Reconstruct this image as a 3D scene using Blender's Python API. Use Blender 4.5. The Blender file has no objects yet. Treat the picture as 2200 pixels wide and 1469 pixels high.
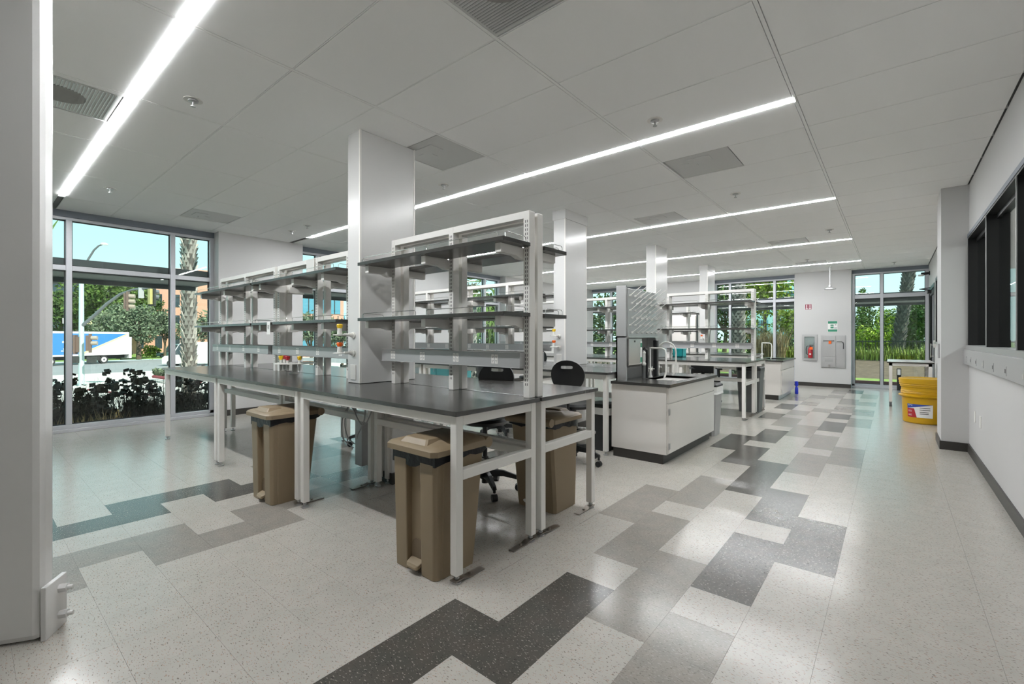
import bpy, bmesh, math, random
from mathutils import Vector, Matrix
from math import sin, cos, pi, radians
R = random.Random(7)
SC = bpy.context.scene
COL = SC.collection
# ------------------------------------------------------------------ camera, world, sun, exposure
H = 1.34
FPX = 983.5
YAW = math.atan(817 / 983.5)
cd = bpy.data.cameras.new('camera'); cam = bpy.data.objects.new('camera', cd); COL.objects.link(cam)
cam.location = (0, 0, H); cam.rotation_euler = (pi / 2, 0, YAW)
cd.sensor_width = 36; cd.lens = 36 * FPX / 2200; cd.shift_y = -10.5 / 2200
cd.clip_start = 0.05; cd.clip_end = 500
SC.camera = cam
w = bpy.data.worlds.new('world'); SC.world = w; w.use_nodes = True
nt = w.node_tree; nt.nodes.clear()
tc = nt.nodes.new('ShaderNodeTexCoord'); sx = nt.nodes.new('ShaderNodeSeparateXYZ'); cr = nt.nodes.new('ShaderNodeValToRGB')
bg = nt.nodes.new('ShaderNodeBackground'); wo = nt.nodes.new('ShaderNodeOutputWorld')
nt.links.new(tc.outputs['Generated'], sx.inputs[0]); nt.links.new(sx.outputs['Z'], cr.inputs[0])
nt.links.new(cr.outputs[0], bg.inputs[0]); nt.links.new(bg.outputs[0], wo.inputs[0])
cr.color_ramp.elements[0].position = 0.0; cr.color_ramp.elements[0].color = (0.66, 0.90, 0.89, 1)
cr.color_ramp.elements[1].position = 1.0; cr.color_ramp.elements[1].color = (0.30, 0.60, 0.67, 1)
e = cr.color_ramp.elements.new(0.16); e.color = (0.50, 0.80, 0.82, 1)
bg.inputs[1].default_value = 0.92
sd = bpy.data.lights.new('sun', 'SUN'); sun = bpy.data.objects.new('sun', sd); COL.objects.link(sun)
sd.energy = 4.8; sd.angle = radians(0.6); sd.color = (1, 0.95, 0.87)
sun.rotation_euler = Vector((0.70, 0.12, 0.70)).to_track_quat('Z', 'Y').to_euler()
SC.view_settings.view_transform = 'Standard'; SC.view_settings.look = 'None'
SC.view_settings.exposure = 0.80; SC.view_settings.gamma = 1; SC.view_settings.use_curve_mapping = False
STRIP = 66.0
SC.cycles.use_denoising = True
SC.cycles.max_bounces = 12; SC.cycles.diffuse_bounces = 8; SC.cycles.glossy_bounces = 5; SC.cycles.transparent_max_bounces = 12
SC.cycles.transmission_bounces = 6
SC.cycles.caustics_reflective = False; SC.cycles.caustics_refractive = False
SC.cycles.sample_clamp_indirect = 6.0
# ------------------------------------------------------------------ materials
def P(m): return next(n for n in m.node_tree.nodes if n.type == 'BSDF_PRINCIPLED')
def mat(name, col, rough=0.5, metal=0.0, emit=0.0, spec=0.5, var=0.0, vscale=6.0, bump=0.0, bscale=80.0, coat=0.0, island=0.0):
    m = bpy.data.materials.new(name); m.use_nodes = True; b = P(m); t = m.node_tree
    c = (col[0], col[1], col[2], 1)
    b.inputs['Base Color'].default_value = c; b.inputs['Roughness'].default_value = rough
    b.inputs['Metallic'].default_value = metal; b.inputs['Specular IOR Level'].default_value = spec
    b.inputs['Coat Weight'].default_value = coat
    if emit:
        b.inputs['Emission Color'].default_value = c; b.inputs['Emission Strength'].default_value = emit
    if var or island:
        mx = t.nodes.new('ShaderNodeMix'); mx.data_type = 'RGBA'; mx.blend_type = 'MIX'
        k = 1 - (var or island); k2 = 1 + (var or island) * 0.8
        mx.inputs[6].default_value = (c[0] * k, c[1] * k, c[2] * k, 1); mx.inputs[7].default_value = (min(1, c[0] * k2), min(1, c[1] * k2), min(1, c[2] * k2), 1)
        if island:
            g = t.nodes.new('ShaderNodeNewGeometry'); t.links.new(g.outputs['Random Per Island'], mx.inputs[0])
        else:
            g = t.nodes.new('ShaderNodeNewGeometry'); n = t.nodes.new('ShaderNodeTexNoise'); n.inputs['Scale'].default_value = vscale
            n.inputs['Detail'].default_value = 4
            t.links.new(g.outputs['Position'], n.inputs['Vector']); t.links.new(n.outputs[0], mx.inputs[0])
        t.links.new(mx.outputs[2], b.inputs['Base Color'])
    if bump:
        g = t.nodes.new('ShaderNodeNewGeometry'); n = t.nodes.new('ShaderNodeTexNoise'); n.inputs['Scale'].default_value = bscale
        bp = t.nodes.new('ShaderNodeBump'); bp.inputs['Strength'].default_value = bump; bp.inputs['Distance'].default_value = 0.01
        t.links.new(g.outputs['Position'], n.inputs['Vector']); t.links.new(n.outputs[0], bp.inputs['Height']); t.links.new(bp.outputs[0], b.inputs['Normal'])
    return m
def tile_mat(name, base, base2, fleck, fleck2, amt):
    """vinyl tile: marbled body, small elongated flecks in two tones, polished wax coat with gentle waves"""
    m = mat(name, base, 0.19, spec=0.42); t = m.node_tree; b = P(m)
    g = t.nodes.new('ShaderNodeNewGeometry'); mp = t.nodes.new('ShaderNodeMapping'); t.links.new(g.outputs['Position'], mp.inputs[0])
    mp.inputs['Rotation'].default_value = (0, 0, 0.5); mp.inputs['Scale'].default_value = (62, 150, 1)
    wn = t.nodes.new('ShaderNodeTexNoise'); wn.inputs['Scale'].default_value = 9; t.links.new(g.outputs['Position'], wn.inputs['Vector'])
    def blend(fac, a, c):
        mx = t.nodes.new('ShaderNodeMix'); mx.data_type = 'RGBA'; t.links.new(fac, mx.inputs[0])
        if isinstance(a, tuple): mx.inputs[6].default_value = (*a, 1)
        else: t.links.new(a, mx.inputs[6])
        mx.inputs[7].default_value = (*c, 1); return mx.outputs[2]
    def ramp(src, lo, hi):
        r = t.nodes.new('ShaderNodeMapRange'); t.links.new(src, r.inputs[0]); r.inputs[1].default_value = lo; r.inputs[2].default_value = hi; return r.outputs[0]
    body = blend(ramp(wn.outputs[0], 0.35, 0.65), base, base2)
    for k, (fc, th) in enumerate(((fleck, amt), (fleck2, amt - 0.01))):
        m2 = t.nodes.new('ShaderNodeMapping'); t.links.new(mp.outputs[0], m2.inputs[0]); m2.inputs['Location'].default_value = (k * 37.3, k * 11.7, k * 5.0)
        m2.inputs['Rotation'].default_value = (0, 0, 0.3 * k)
        n = t.nodes.new('ShaderNodeTexNoise'); n.noise_dimensions = '2D'; n.inputs['Scale'].default_value = 1.0; n.inputs['Detail'].default_value = 1.0
        t.links.new(m2.outputs[0], n.inputs['Vector'])
        body = blend(ramp(n.outputs[0], th, th + 0.03), body, fc)
    t.links.new(body, b.inputs['Base Color'])
    n2 = t.nodes.new('ShaderNodeTexNoise'); n2.inputs['Scale'].default_value = 3.2; n2.inputs['Detail'].default_value = 2.5; t.links.new(g.outputs['Position'], n2.inputs['Vector'])
    bp = t.nodes.new('ShaderNodeBump'); bp.inputs['Strength'].default_value = 0.12; bp.inputs['Distance'].default_value = 0.02
    t.links.new(n2.outputs[0], bp.inputs['Height']); t.links.new(bp.outputs[0], b.inputs['Normal'])
    return m
M = {}
M['wall'] = mat('painted wall', (0.56, 0.555, 0.55), 0.55, spec=0.3, bump=0.02, bscale=200)
M['colw'] = mat('gloss painted column', (0.64, 0.635, 0.625), 0.22, spec=0.4)
M['ceil'] = mat('ceiling panel', (0.96, 0.96, 0.955), 0.8, spec=0.15, bump=0.05, bscale=300)
M['tee'] = mat('ceiling tee', (0.93, 0.93, 0.92), 0.45)
M['plenum'] = mat('plenum dark', (0.25, 0.25, 0.25), 0.9)
M['tl'] = tile_mat('light vinyl tile', (0.45, 0.422, 0.388), (0.42, 0.402, 0.368), (0.20, 0.175, 0.15), (0.40, 0.31, 0.25), 0.70)
M['td'] = tile_mat('charcoal vinyl tile', (0.085, 0.076, 0.067), (0.073, 0.071, 0.063), (0.035, 0.033, 0.03), (0.30, 0.27, 0.24), 0.71)
M['tg'] = tile_mat('grey vinyl tile', (0.28, 0.254, 0.226), (0.252, 0.236, 0.214), (0.19, 0.17, 0.15), (0.33, 0.305, 0.28), 0.67)
M['grout'] = mat('tile joint', (0.36, 0.34, 0.31), 0.7)
M['base'] = mat('black brown rubber base', (0.035, 0.032, 0.028), 0.4)
M['white'] = mat('white powder coat', (0.79, 0.77, 0.735), 0.32, spec=0.45)
M['white2'] = mat('white laminate', (0.73, 0.70, 0.665), 0.22, spec=0.5)
M['top'] = mat('dark epoxy worktop', (0.045, 0.043, 0.040), 0.20, spec=0.75, var=0.12, vscale=20)
M['shelf'] = mat('dark phenolic shelf', (0.038, 0.036, 0.032), 0.25, spec=0.6)
M['race'] = mat('anodised raceway', (0.40, 0.40, 0.40), 0.42, metal=0.25)
M['slot'] = mat('slot shadow', (0.02, 0.02, 0.02), 0.8)
M['steel'] = mat('brushed steel', (0.62, 0.61, 0.59), 0.28, metal=1.0)
M['steelm'] = mat('satin steel panel', (0.50, 0.50, 0.50), 0.38, metal=0.85)
M['chrome'] = mat('chrome wire', (0.72, 0.72, 0.71), 0.15, metal=1.0)
M['bronze'] = mat('dull seismic plate', (0.30, 0.27, 0.24), 0.35, metal=0.9)
M['bin'] = mat('tan plastic', (0.25, 0.19, 0.12), 0.42, spec=0.4, bump=0.03, bscale=250)
M['bag'] = mat('black bin liner', (0.006, 0.006, 0.007), 0.3, spec=0.3, bump=0.6, bscale=18)
M['black'] = mat('black plastic', (0.014, 0.015, 0.016), 0.38)
M['blackm'] = mat('black metal frame', (0.008, 0.008, 0.008), 0.35)
M['gbin'] = mat('grey plastic', (0.10, 0.105, 0.105), 0.45)
M['alu'] = mat('aluminium mullion', (0.56, 0.57, 0.60), 0.38, metal=0.35)
M['head'] = mat('dark window head', (0.17, 0.19, 0.22), 0.5, metal=0.3)
M['shade'] = mat('sunshade metal', (0.17, 0.18, 0.185), 0.6)
M['strip'] = mat('light strip diffuser', (0.965, 0.985, 1.0), 0.5, emit=STRIP)
M['vent'] = mat('perforated vent', (0.62, 0.62, 0.61), 0.6, metal=0.1)
M['yellow'] = mat('yellow plastic drum', (0.56, 0.32, 0.003), 0.35)
M['orange'] = mat('orange plastic', (0.85, 0.13, 0.01), 0.35)
M['knoby'] = mat('yellow plastic knob', (0.85, 0.55, 0.02), 0.3)
M['red'] = mat('red enamel', (0.42, 0.02, 0.03), 0.35)
M['maroon'] = mat('maroon print', (0.25, 0.03, 0.06), 0.5)
M['green'] = mat('green print', (0.03, 0.24, 0.14), 0.5)
M['paper'] = mat('white paper', (0.82, 0.82, 0.80), 0.6)
M['blue'] = mat('blue print', (0.03, 0.07, 0.35), 0.4)
M['bluep'] = mat('blue plastic', (0.01, 0.03, 0.60), 0.35)
M['teal'] = mat('teal plastic', (0.02, 0.50, 0.52), 0.35)
M['tealw'] = mat('muted teal enamel', (0.10, 0.38, 0.40), 0.45)
M['sinkb'] = mat('black sink basin', (0.006, 0.006, 0.006), 0.5)
M['pvc'] = mat('white polypropylene', (0.74, 0.735, 0.70), 0.4)
M['cable'] = mat('grey cable', (0.38, 0.38, 0.38), 0.5)
def glass(name, tint, ior=1.5, rough=0.0):
    m = bpy.data.materials.new(name); m.use_nodes = True; t = m.node_tree; t.nodes.clear()
    o = t.nodes.new('ShaderNodeOutputMaterial'); mx = t.nodes.new('ShaderNodeMixShader'); tr = t.nodes.new('ShaderNodeBsdfTransparent'); gl = t.nodes.new('ShaderNodeBsdfGlossy')
    lw = t.nodes.new('ShaderNodeLayerWeight'); lw.inputs[0].default_value = 0.5; f0 = ((ior - 1) / (ior + 1)) ** 2
    pw = t.nodes.new('ShaderNodeMath'); pw.operation = 'POWER'; pw.inputs[1].default_value = 5; t.links.new(lw.outputs['Facing'], pw.inputs[0])
    fr = t.nodes.new('ShaderNodeMath'); fr.operation = 'MULTIPLY_ADD'; fr.inputs[1].default_value = 1 - f0; fr.inputs[2].default_value = f0; t.links.new(pw.outputs[0], fr.inputs[0])
    tr.inputs[0].default_value = (*tint, 1); gl.inputs['Roughness'].default_value = rough
    t.links.new(fr.outputs[0], mx.inputs[0]); t.links.new(tr.outputs[0], mx.inputs[1]); t.links.new(gl.outputs[0], mx.inputs[2]); t.links.new(mx.outputs[0], o.inputs[0])
    return m
M['glass'] = glass('window glass', (0.92, 0.96, 0.95))
M['glassd'] = glass('tinted far glass', (0.35, 0.55, 0.58), 1.9)
# ------------------------------------------------------------------ mesh builder
class MB:
    def __init__(s): s.v = []; s.f = []; s.mi = []; s.cur = 0
    def _f(s, idx): s.f.append(tuple(idx)); s.mi.append(s.cur)
    def box(s, x0, x1, y0, y1, z0, z1):
        x0, x1 = min(x0, x1), max(x0, x1); y0, y1 = min(y0, y1), max(y0, y1); z0, z1 = min(z0, z1), max(z0, z1)
        n = len(s.v); s.v += [(x0, y0, z0), (x1, y0, z0), (x1, y1, z0), (x0, y1, z0), (x0, y0, z1), (x1, y0, z1), (x1, y1, z1), (x0, y1, z1)]
        for q in ((0, 3, 2, 1), (4, 5, 6, 7), (0, 1, 5, 4), (1, 2, 6, 5), (2, 3, 7, 6), (3, 0, 4, 7)): s._f([n + i for i in q])
        return s
    def loops(s, loops, cap0=True, cap1=True, closed=True):
        n = len(s.v); k = len(loops[0])
        for l in loops: s.v += [tuple(p) for p in l]
        for a in range(len(loops) - 1):
            for i in range(k if closed else k - 1):
                j = (i + 1) % k; s._f((n + a * k + i, n + a * k + j, n + (a + 1) * k + j, n + (a + 1) * k + i))
        if cap0: s._f([n + i for i in reversed(range(k))])
        if cap1: s._f([n + (len(loops) - 1) * k + i for i in range(k)])
        return s
    def cyl(s, p0, p1, r0, r1=None, n=12, caps=True):
        p0, p1 = Vector(p0), Vector(p1); r1 = r0 if r1 is None else r1
        z = (p1 - p0).normalized(); a = z.orthogonal().normalized(); b = z.cross(a)
        L = [[p + (a * cos(2 * pi * i / n) + b * sin(2 * pi * i / n)) * r for i in range(n)] for p, r in ((p0, r0), (p1, r1))]
        return s.loops(L, caps, caps)
    def tube(s, pts, r, n=8):
        pts = [Vector(p) for p in pts]; L = []; a = None
        for i, p in enumerate(pts):
            d = (pts[min(i + 1, len(pts) - 1)] - pts[max(i - 1, 0)]).normalized()
            if a is None: a = d.orthogonal().normalized()
            a = (a - d * a.dot(d)).normalized(); b = d.cross(a)
            rr = r[i] if isinstance(r, (list, tuple)) else r
            L.append([p + (a * cos(2 * pi * k / n) + b * sin(2 * pi * k / n)) * rr for k in range(n)])
        return s.loops(L)
    def lathe(s, prof, cx=0, cy=0, n=20, caps=True):
        return s.loops([[(cx + r * cos(2 * pi * i / n), cy + r * sin(2 * pi * i / n), z) for i in range(n)] for r, z in prof], caps, caps)
    def prism(s, poly, z0, z1): return s.loops([[(x, y, z0) for x, y in poly], [(x, y, z1) for x, y in poly]])
    def prism_x(s, poly, x0, x1): return s.loops([[(x0, y, z) for y, z in poly], [(x1, y, z) for y, z in poly]])
    def prism_y(s, poly, y0, y1): return s.loops([[(x, y0, z) for x, z in poly], [(x, y1, z) for x, z in poly]])
    def quad(s, a, b, c, d):
        n = len(s.v); s.v += [tuple(a), tuple(b), tuple(c), tuple(d)]; s._f((n, n + 1, n + 2, n + 3)); return s
    def build(s, name, m, parent=None, smooth=False, bevel=0.0, fix=True, kind=None, rot=None):
        org = ORG.get(parent.name, Vector()) if parent else Vector()
        me = bpy.data.meshes.new(name)
        me.from_pydata([(x - org.x, y - org.y, z - org.z) for x, y, z in s.v], [], s.f)
        for mm in (m if isinstance(m, list) else [m]): me.materials.append(M[mm] if isinstance(mm, str) else mm)
        if isinstance(m, list): me.polygons.foreach_set('material_index', s.mi)
        if fix:
            b = bmesh.new(); b.from_mesh(me); bmesh.ops.recalc_face_normals(b, faces=b.faces); b.to_mesh(me); b.free()
        if smooth:
            me.polygons.foreach_set('use_smooth', [True] * len(me.polygons)); me.set_sharp_from_angle(angle=radians(38))
        o = bpy.data.objects.new(name, me); COL.objects.link(o)
        if parent: o.parent = parent; ORG[o.name] = org
        if bevel:
            md = o.modifiers.new('bevel', 'BEVEL'); md.width = bevel; md.segments = 2; md.limit_method = 'ANGLE'; md.angle_limit = radians(40)
        if kind: o['kind'] = kind
        return o
ORG = {}
def box(name, m, x0, x1, y0, y1, z0, z1, parent=None, bevel=0.0, kind=None): return MB().box(x0, x1, y0, y1, z0, z1).build(name, m, parent, bevel=bevel, kind=kind)
def tag(o, label=None, cat=None, group=None, kind=None):
    if label: o['label'] = label
    if cat: o['category'] = cat
    if group: o['group'] = group
    if kind: o['kind'] = kind
    return o
def thing(name, label, cat, loc=(0, 0, 0), group=None):
    o = bpy.data.objects.new(name, None); COL.objects.link(o); o.location = loc; o.empty_display_size = 0.1
    ORG[o.name] = Vector(loc); return tag(o, label, cat, group)
def struct(o, label=None): o['kind'] = 'structure'; (label and tag(o, label)); return o
def kids(o): return [c for c in ALLKIDS.get(o.name, [])] if False else list(o.children)
def dup(o, parent=None, loc=None, rz=None, label=None, group=None):
    c = o.copy(); COL.objects.link(c)
    if parent: c.parent = parent
    if loc is not None: c.location = loc
    if rz is not None: c.rotation_euler = (0, 0, rz)
    if label: c['label'] = label
    if group: c['group'] = group
    for ch in list(o.children): dup(ch, c)
    return c
FW = Vector((-sin(YAW), cos(YAW), 0)); RT = Vector((cos(YAW), sin(YAW), 0))
def at(px, d, z=0.0):
    """a place in the world given by bearing (column of the 2200 px frame), distance in front and height"""
    p = FW * d + RT * ((px - 1100) / FPX * d); return Vector((p.x, p.y, z))
def hz(py, d): return H - (py - 724) * d / FPX
# ------------------------------------------------------------------ room shell
CZ = 3.12
XR = 0.69; XL = -9.0; YF = 15.3; YB = -3.2
# floor: slab + tiles
floor = struct(box('floor', 'grout', XL - 0.2, XR + 0.14, YB, YF + 0.2, -0.12, -0.004), 'polished vinyl tile floor, pale field with grey and charcoal staggered tiles')
IX = [(-0.2456 + 0.29559 * i) for i in (-29.5, -28.5, -27.5, -26.5, -25.5, -24.5, -23.5, -22.5, -21.5, -20.5, -19.5, -18.5, -17.5, -16.5, -15.5, -14.5, -13.5, -12.44, -11.43, -10.4, -9.4, -9, -8, -7, -6, -5, -4, -3, -2, -1, 0, 1, 2, 3.17)]
IK = [-30.5, -29.5, -28.5, -27.5, -26.5, -25.5, -24.5, -23.5, -22.5, -21.5, -20.5, -19.5, -18.5, -17.5, -16.5, -15.5, -14.5, -13.5, -12.44, -11.43, -10.4, -9.4, -9, -8, -7, -6, -5, -4, -3, -2, -1, 0, 1, 2]
IX = [XL + 0.0] + [x for x in IX if x > XL + 0.02]; IK = IK[len(IK) - len(IX) + 1:]
JW = {0: 0, 9: 9.02, 10: 10.04, 12: 12.23, 13: 13.3, 14: 14.35, 15: 15.55, 16: 16.7, 17: 17.65, 18: 18.75, 19: 19.95, 20: 21.15, 21: 22.25, 22: 23.2, 23: 24.3, 24: 25.5, 25: 26.35, 26: 27.6, 27: 28.4, 28: 29.4, 29: 30.4, 30: 31.4, 31: 32.5, 32: 33.7, 33: 34.8, 34: 36.0, 35: 37.1, 36: 38.2, 45: 47.5}
JK = sorted(JW)
def jw(k):
    if k <= 0: return k
    for a, b in zip(JK, JK[1:]):
        if a <= k <= b: return JW[a] + (JW[b] - JW[a]) * (k - a) / (b - a)
    return k * 1.05
KS = list(range(-16, 45)); JY = [1.6187 + 0.29607 * jw(k) for k in KS]
CMAP = {}
def strip(col, k0, k1, c):
    for k in range(k0, k1): CMAP[(col, k)] = c
for col, k0, k1, c in [(-5, -3, 0, 'd'), (-4, -1, 2, 'd'), (-3, 1, 4, 'g'), (-4, 3, 6, 'g'), (-5, 5, 8, 'g'), (-4, 7, 10, 'g'), (-2, -1, 2, 'g'), (-2, 3, 6, 'd'), (-1, 5, 8, 'd'), (-2, 7, 10, 'd'),
    (-3, 9, 13, 'd'), (-4, 12, 15, 'd'), (-5, 14, 17, 'd'), (-4, 16, 19, 'd'), (-2, 12, 15, 'g'), (-1, 14, 17, 'g'), (-2, 16, 19, 'g'), (-3, 18, 21, 'g'), (-4, 20, 23, 'g'), (-2, 20, 23, 'd'), (-1, 22, 25, 'g'),
    (-2, 24, 26, 'd'), (-2, 27, 30, 'g'), (-1, 26, 29, 'g'), (-4, 24, 26, 'g'), (-3, 26, 28, 'g'), (-4, 29, 31, 'g'), (-3, 30, 33, 'l'), (-5, 26, 29, 'd'), (-5, 22, 24, 'd'), (-4, 33, 35, 'g'), (-3, 34, 36, 'g'), (-2, 31, 34, 'g'), (-1, 31, 33, 'g'), (-1, 35, 38, 'g'), (-5, 31, 33, 'g'), (-3, 37, 40, 'g'), (-2, 38, 41, 'd'),
    (-1, -5, -2, 'g'), (-2, -7, -4, 'd'), (-3, -4, -2, 'l'),
    (-15.5, -3, 0, 'd'), (-14.5, -5, -2, 'd'), (-14.5, -1, 2, 'd'), (-15.5, -7, -4, 'd'), (-11.43, -3, 0, 'g'), (-12.44, -1, 2, 'g'), (-12.44, -5, -2, 'g'), (-11.43, -7, -4, 'g'), (-13.5, 2, 5, 'd'), (-14.5, 4, 7, 'g'), (-12.44, 3, 6, 'g'), (-15.5, 6, 9, 'g'), (-11.43, 7, 10, 'd'), (-13.5, 8, 11, 'g'), (-16.5, 1, 4, 'g'), (-17.5, 3, 6, 'g'), (-18.5, 5, 8, 'd')]: strip(col, k0, k1, c)
tiles = []
for a in range(len(IX) - 1):
    for k in range(len(KS) - 1):
        x0, x1, y0, y1 = IX[a], IX[a + 1], JY[k], min(JY[k + 1], YF + 0.05)
        if y1 - y0 < 0.02 or x1 - x0 < 0.02 or y0 < YB: continue
        c = CMAP.get((IK[a] if a else None, KS[k]), 'l'); cx, cy = (x0 + x1) / 2, (y0 + y1) / 2
        d = FW.x * cx + FW.y * cy; u = (RT.x * cx + RT.y * cy) / max(d, 0.01)
        vis = d > 1.45 and abs(u) < 1.2
        under = (-7.3 < cx < -1.9 and (1.75 < cy < 3.15))
        tiles.append(((d if vis else 99 + d) + (3 if under else 0) - (1.5 if c != 'l' else 0), x0, x1, y0, y1, c))
tiles.sort()
proto = {}
G = 0.0008
big = MB()
for n, (key, x0, x1, y0, y1, c) in enumerate(tiles):
    if n < 298:
        if c not in proto:
            me = MB().box(-0.5, 0.5, -0.5, 0.5, -0.004, 0.0).build('floor_tile', 't' + c, None); proto[c] = me.data; bpy.data.objects.remove(me)
        o = bpy.data.objects.new('floor_tile', proto[c]); COL.objects.link(o); o.parent = floor
        o.location = ((x0 + x1) / 2, (y0 + y1) / 2, 0); o.scale = (x1 - x0 - G, y1 - y0 - G, 1)
    else:
        big.cur = 'ldg'.index(c); big.box(x0 + G / 2, x1 - G / 2, y0 + G / 2, y1 - G / 2, -0.004, 0.0)
big.build('floor_tiling', ['tl', 'td', 'tg'], floor, kind='stuff')
# ceiling: deck, tees, panels
GX = [-0.56 - 1.257 * i for i in range(-1, 8)]; GX[0] = XR; GX[-1] = XL - 0.05
GY = [1.41 + 0.632 * n for n in range(-8, 23)]
ceil = struct(box('ceiling', 'plenum', XL - 0.2, XR + 0.14, YB, YF + 0.2, CZ + 0.03, CZ + 0.15), 'white suspended ceiling of long panels in a metal grid')
mt = MB()
for x in GX[1:-1]: box('main_tee', 'tee', x - 0.010, x + 0.010, YB, YF, CZ - 0.0005, CZ + 0.03, ceil)
for y in GY: box('cross_tee', 'tee', XL, XR, y - 0.0035, y + 0.0035, CZ + 0.001, CZ + 0.03, ceil)
VENTS = [(-1.82, 1.41, 'nearest perforated air vent at the top of the picture', 1), (-5.0, 0.146, 'perforated air vent with round neck, beside the leftmost light strip', 1), (-3.70, 2.674, 'square air vent next to the nearest column', 0), (-1.80, 4.57, 'square air vent behind the long second light strip', 0), (-8.05, 2.042, 'air vent near the left window head', 0), (-3.0, 6.466, 'small far air vent above the second column', 0), (-1.81, 9.626, 'air vent in front of the fourth light strip', 0), (-1.81, 12.786, 'farthest air vent before the last light strip', 0)]
pm = {}
STY = [0.81, 3.99, 7.15, 10.30, 13.37]
for a in range(len(GX) - 1):
    for b in range(len(GY) - 1):
        x1, x0, y0, y1 = GX[a] - 0.0145, GX[a + 1] + 0.0145, GY[b] + 0.0065, min(GY[b + 1], YF) - 0.0065
        if y1 - y0 < 0.1: continue
        for sy in STY:
            if y0 - 0.05 < sy < y1 + 0.05 and a >= 1:
                if sy < 1 and a < 2: continue
                if sy > (y0 + y1) / 2: y1 = min(y1, sy - 0.036)
                else: y0 = max(y0, sy + 0.036)
        vx = [v for v in VENTS if y0 < v[1] + 0.3 < y1 and x0 < v[0] + 0.3 < x1]
        segs = [(x0, x1)]
        if vx:
            v = vx[0]; segs = [(p, q) for p, q in ((x0, v[0]), (v[0] + 0.62, x1)) if q - p > 0.03]
        for p, q in segs:
            k = (round(q - p, 3), round(y1 - y0, 3))
            if k not in pm:
                t = MB().box(-k[0] / 2, k[0] / 2, -k[1] / 2, k[1] / 2, 0, 0.015).build('ceiling_panel', 'ceil', None); pm[k] = t.data; bpy.data.objects.remove(t)
            o = bpy.data.objects.new('ceiling_panel', pm[k]); COL.objects.link(o); o.parent = ceil; o.location = ((p + q) / 2, (y0 + y1) / 2, CZ)
for vx, vy, lab, rnd in VENTS:
    t = thing('air_vent', lab, 'vent', (vx + 0.31, vy + 0.316, CZ), 'ceiling air vents')
    MB().box(vx + 0.01, vx + 0.61, vy + 0.012, vy + 0.62, CZ + 0.002, CZ + 0.012).build('face_plate', 'vent', t)
    if rnd:
        mm = MB()
        for i in range(30): mm.box(vx + 0.03, vx + 0.59, vy + 0.03 + i * 0.0193, vy + 0.038 + i * 0.0193, CZ - 0.0008, CZ + 0.003)
        mm.build('perforation', 'steelm', t, kind='stuff')
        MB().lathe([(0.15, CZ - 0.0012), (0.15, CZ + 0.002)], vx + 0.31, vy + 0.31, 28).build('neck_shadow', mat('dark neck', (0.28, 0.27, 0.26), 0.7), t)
    else:
        MB().box(vx + 0.2, vx + 0.42, vy + 0.1, vy + 0.25, CZ - 0.003, CZ + 0.003).box(vx + 0.12, vx + 0.26, vy + 0.2, vy + 0.32, CZ - 0.002, CZ + 0.003).build('deflector', 'vent', t)
for n, sy in enumerate(STY):
    lab = ['leftmost linear ceiling light, running out of the top of the picture', 'long linear ceiling light over the nearest shelving, second from the camera', 'middle linear ceiling light ending at the aisle, third from the camera', 'fourth linear ceiling light from the camera', 'farthest linear ceiling light before the shower head', 'linear ceiling light behind the camera'][n]
    t = thing('linear_light', lab, 'ceiling light', (-4.3, sy, CZ), 'linear ceiling lights')
    xe = -1.4 if n == 0 else -0.56
    for q0 in (-8.012, xe): box('end_cap', 'white', q0, q0 + 0.012, sy - 0.036, sy + 0.036, CZ - 0.004, CZ, t)
    box('diffuser', 'strip', -8.0, xe, sy - 0.027, sy + 0.027, CZ - 0.004, CZ, t)
SPR = [(-4.04, 1.115, 'near sprinkler right of the leftmost light'), (-7.21, 1.144, 'small sprinkler near the end of the leftmost light'), (-4.036, 3.607, 'sprinkler behind the nearest column'), (-1.498, 3.64, 'sprinkler over the second light strip end'), (-1.498, 6.145, 'sprinkler before the third light strip'), (-0.8, 9.2, 'sprinkler before the fourth light strip'), (-7.17, 3.526, 'sprinkler at the far end of the second light strip'), (-7.75, 3.547, 'smoke head left of the second light strip end'), (0.034, 14.16, 'small ceiling disc near the right far window'), (-1.5, 12.4, 'small sprinkler before the last light strip')]
sp0 = None
for x, y, lab in SPR:
    if sp0 is None:
        sp0 = thing('sprinkler_head', 'white ' + lab, 'sprinkler', (x, y, CZ), 'ceiling sprinklers')
        MB().lathe([(0.001, CZ - 0.002), (0.062, CZ - 0.003), (0.062, CZ + 0.001)], x, y, 24).build('escutcheon', 'white', sp0, True)
        MB().lathe([(0.034, CZ - 0.005), (0.034, CZ - 0.012), (0.026, CZ - 0.014), (0.001, CZ - 0.014)], x, y, 20).build('cup', 'steelm', sp0, True)
        MB().cyl((x, y, CZ - 0.01), (x, y, CZ - 0.045), 0.006).lathe([(0.017, CZ - 0.045), (0.017, CZ - 0.05)], x, y, 12).build('deflector', 'steelm', sp0)
    else: dup(sp0, None, (x, y, CZ), None, 'white ' + lab)
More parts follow.
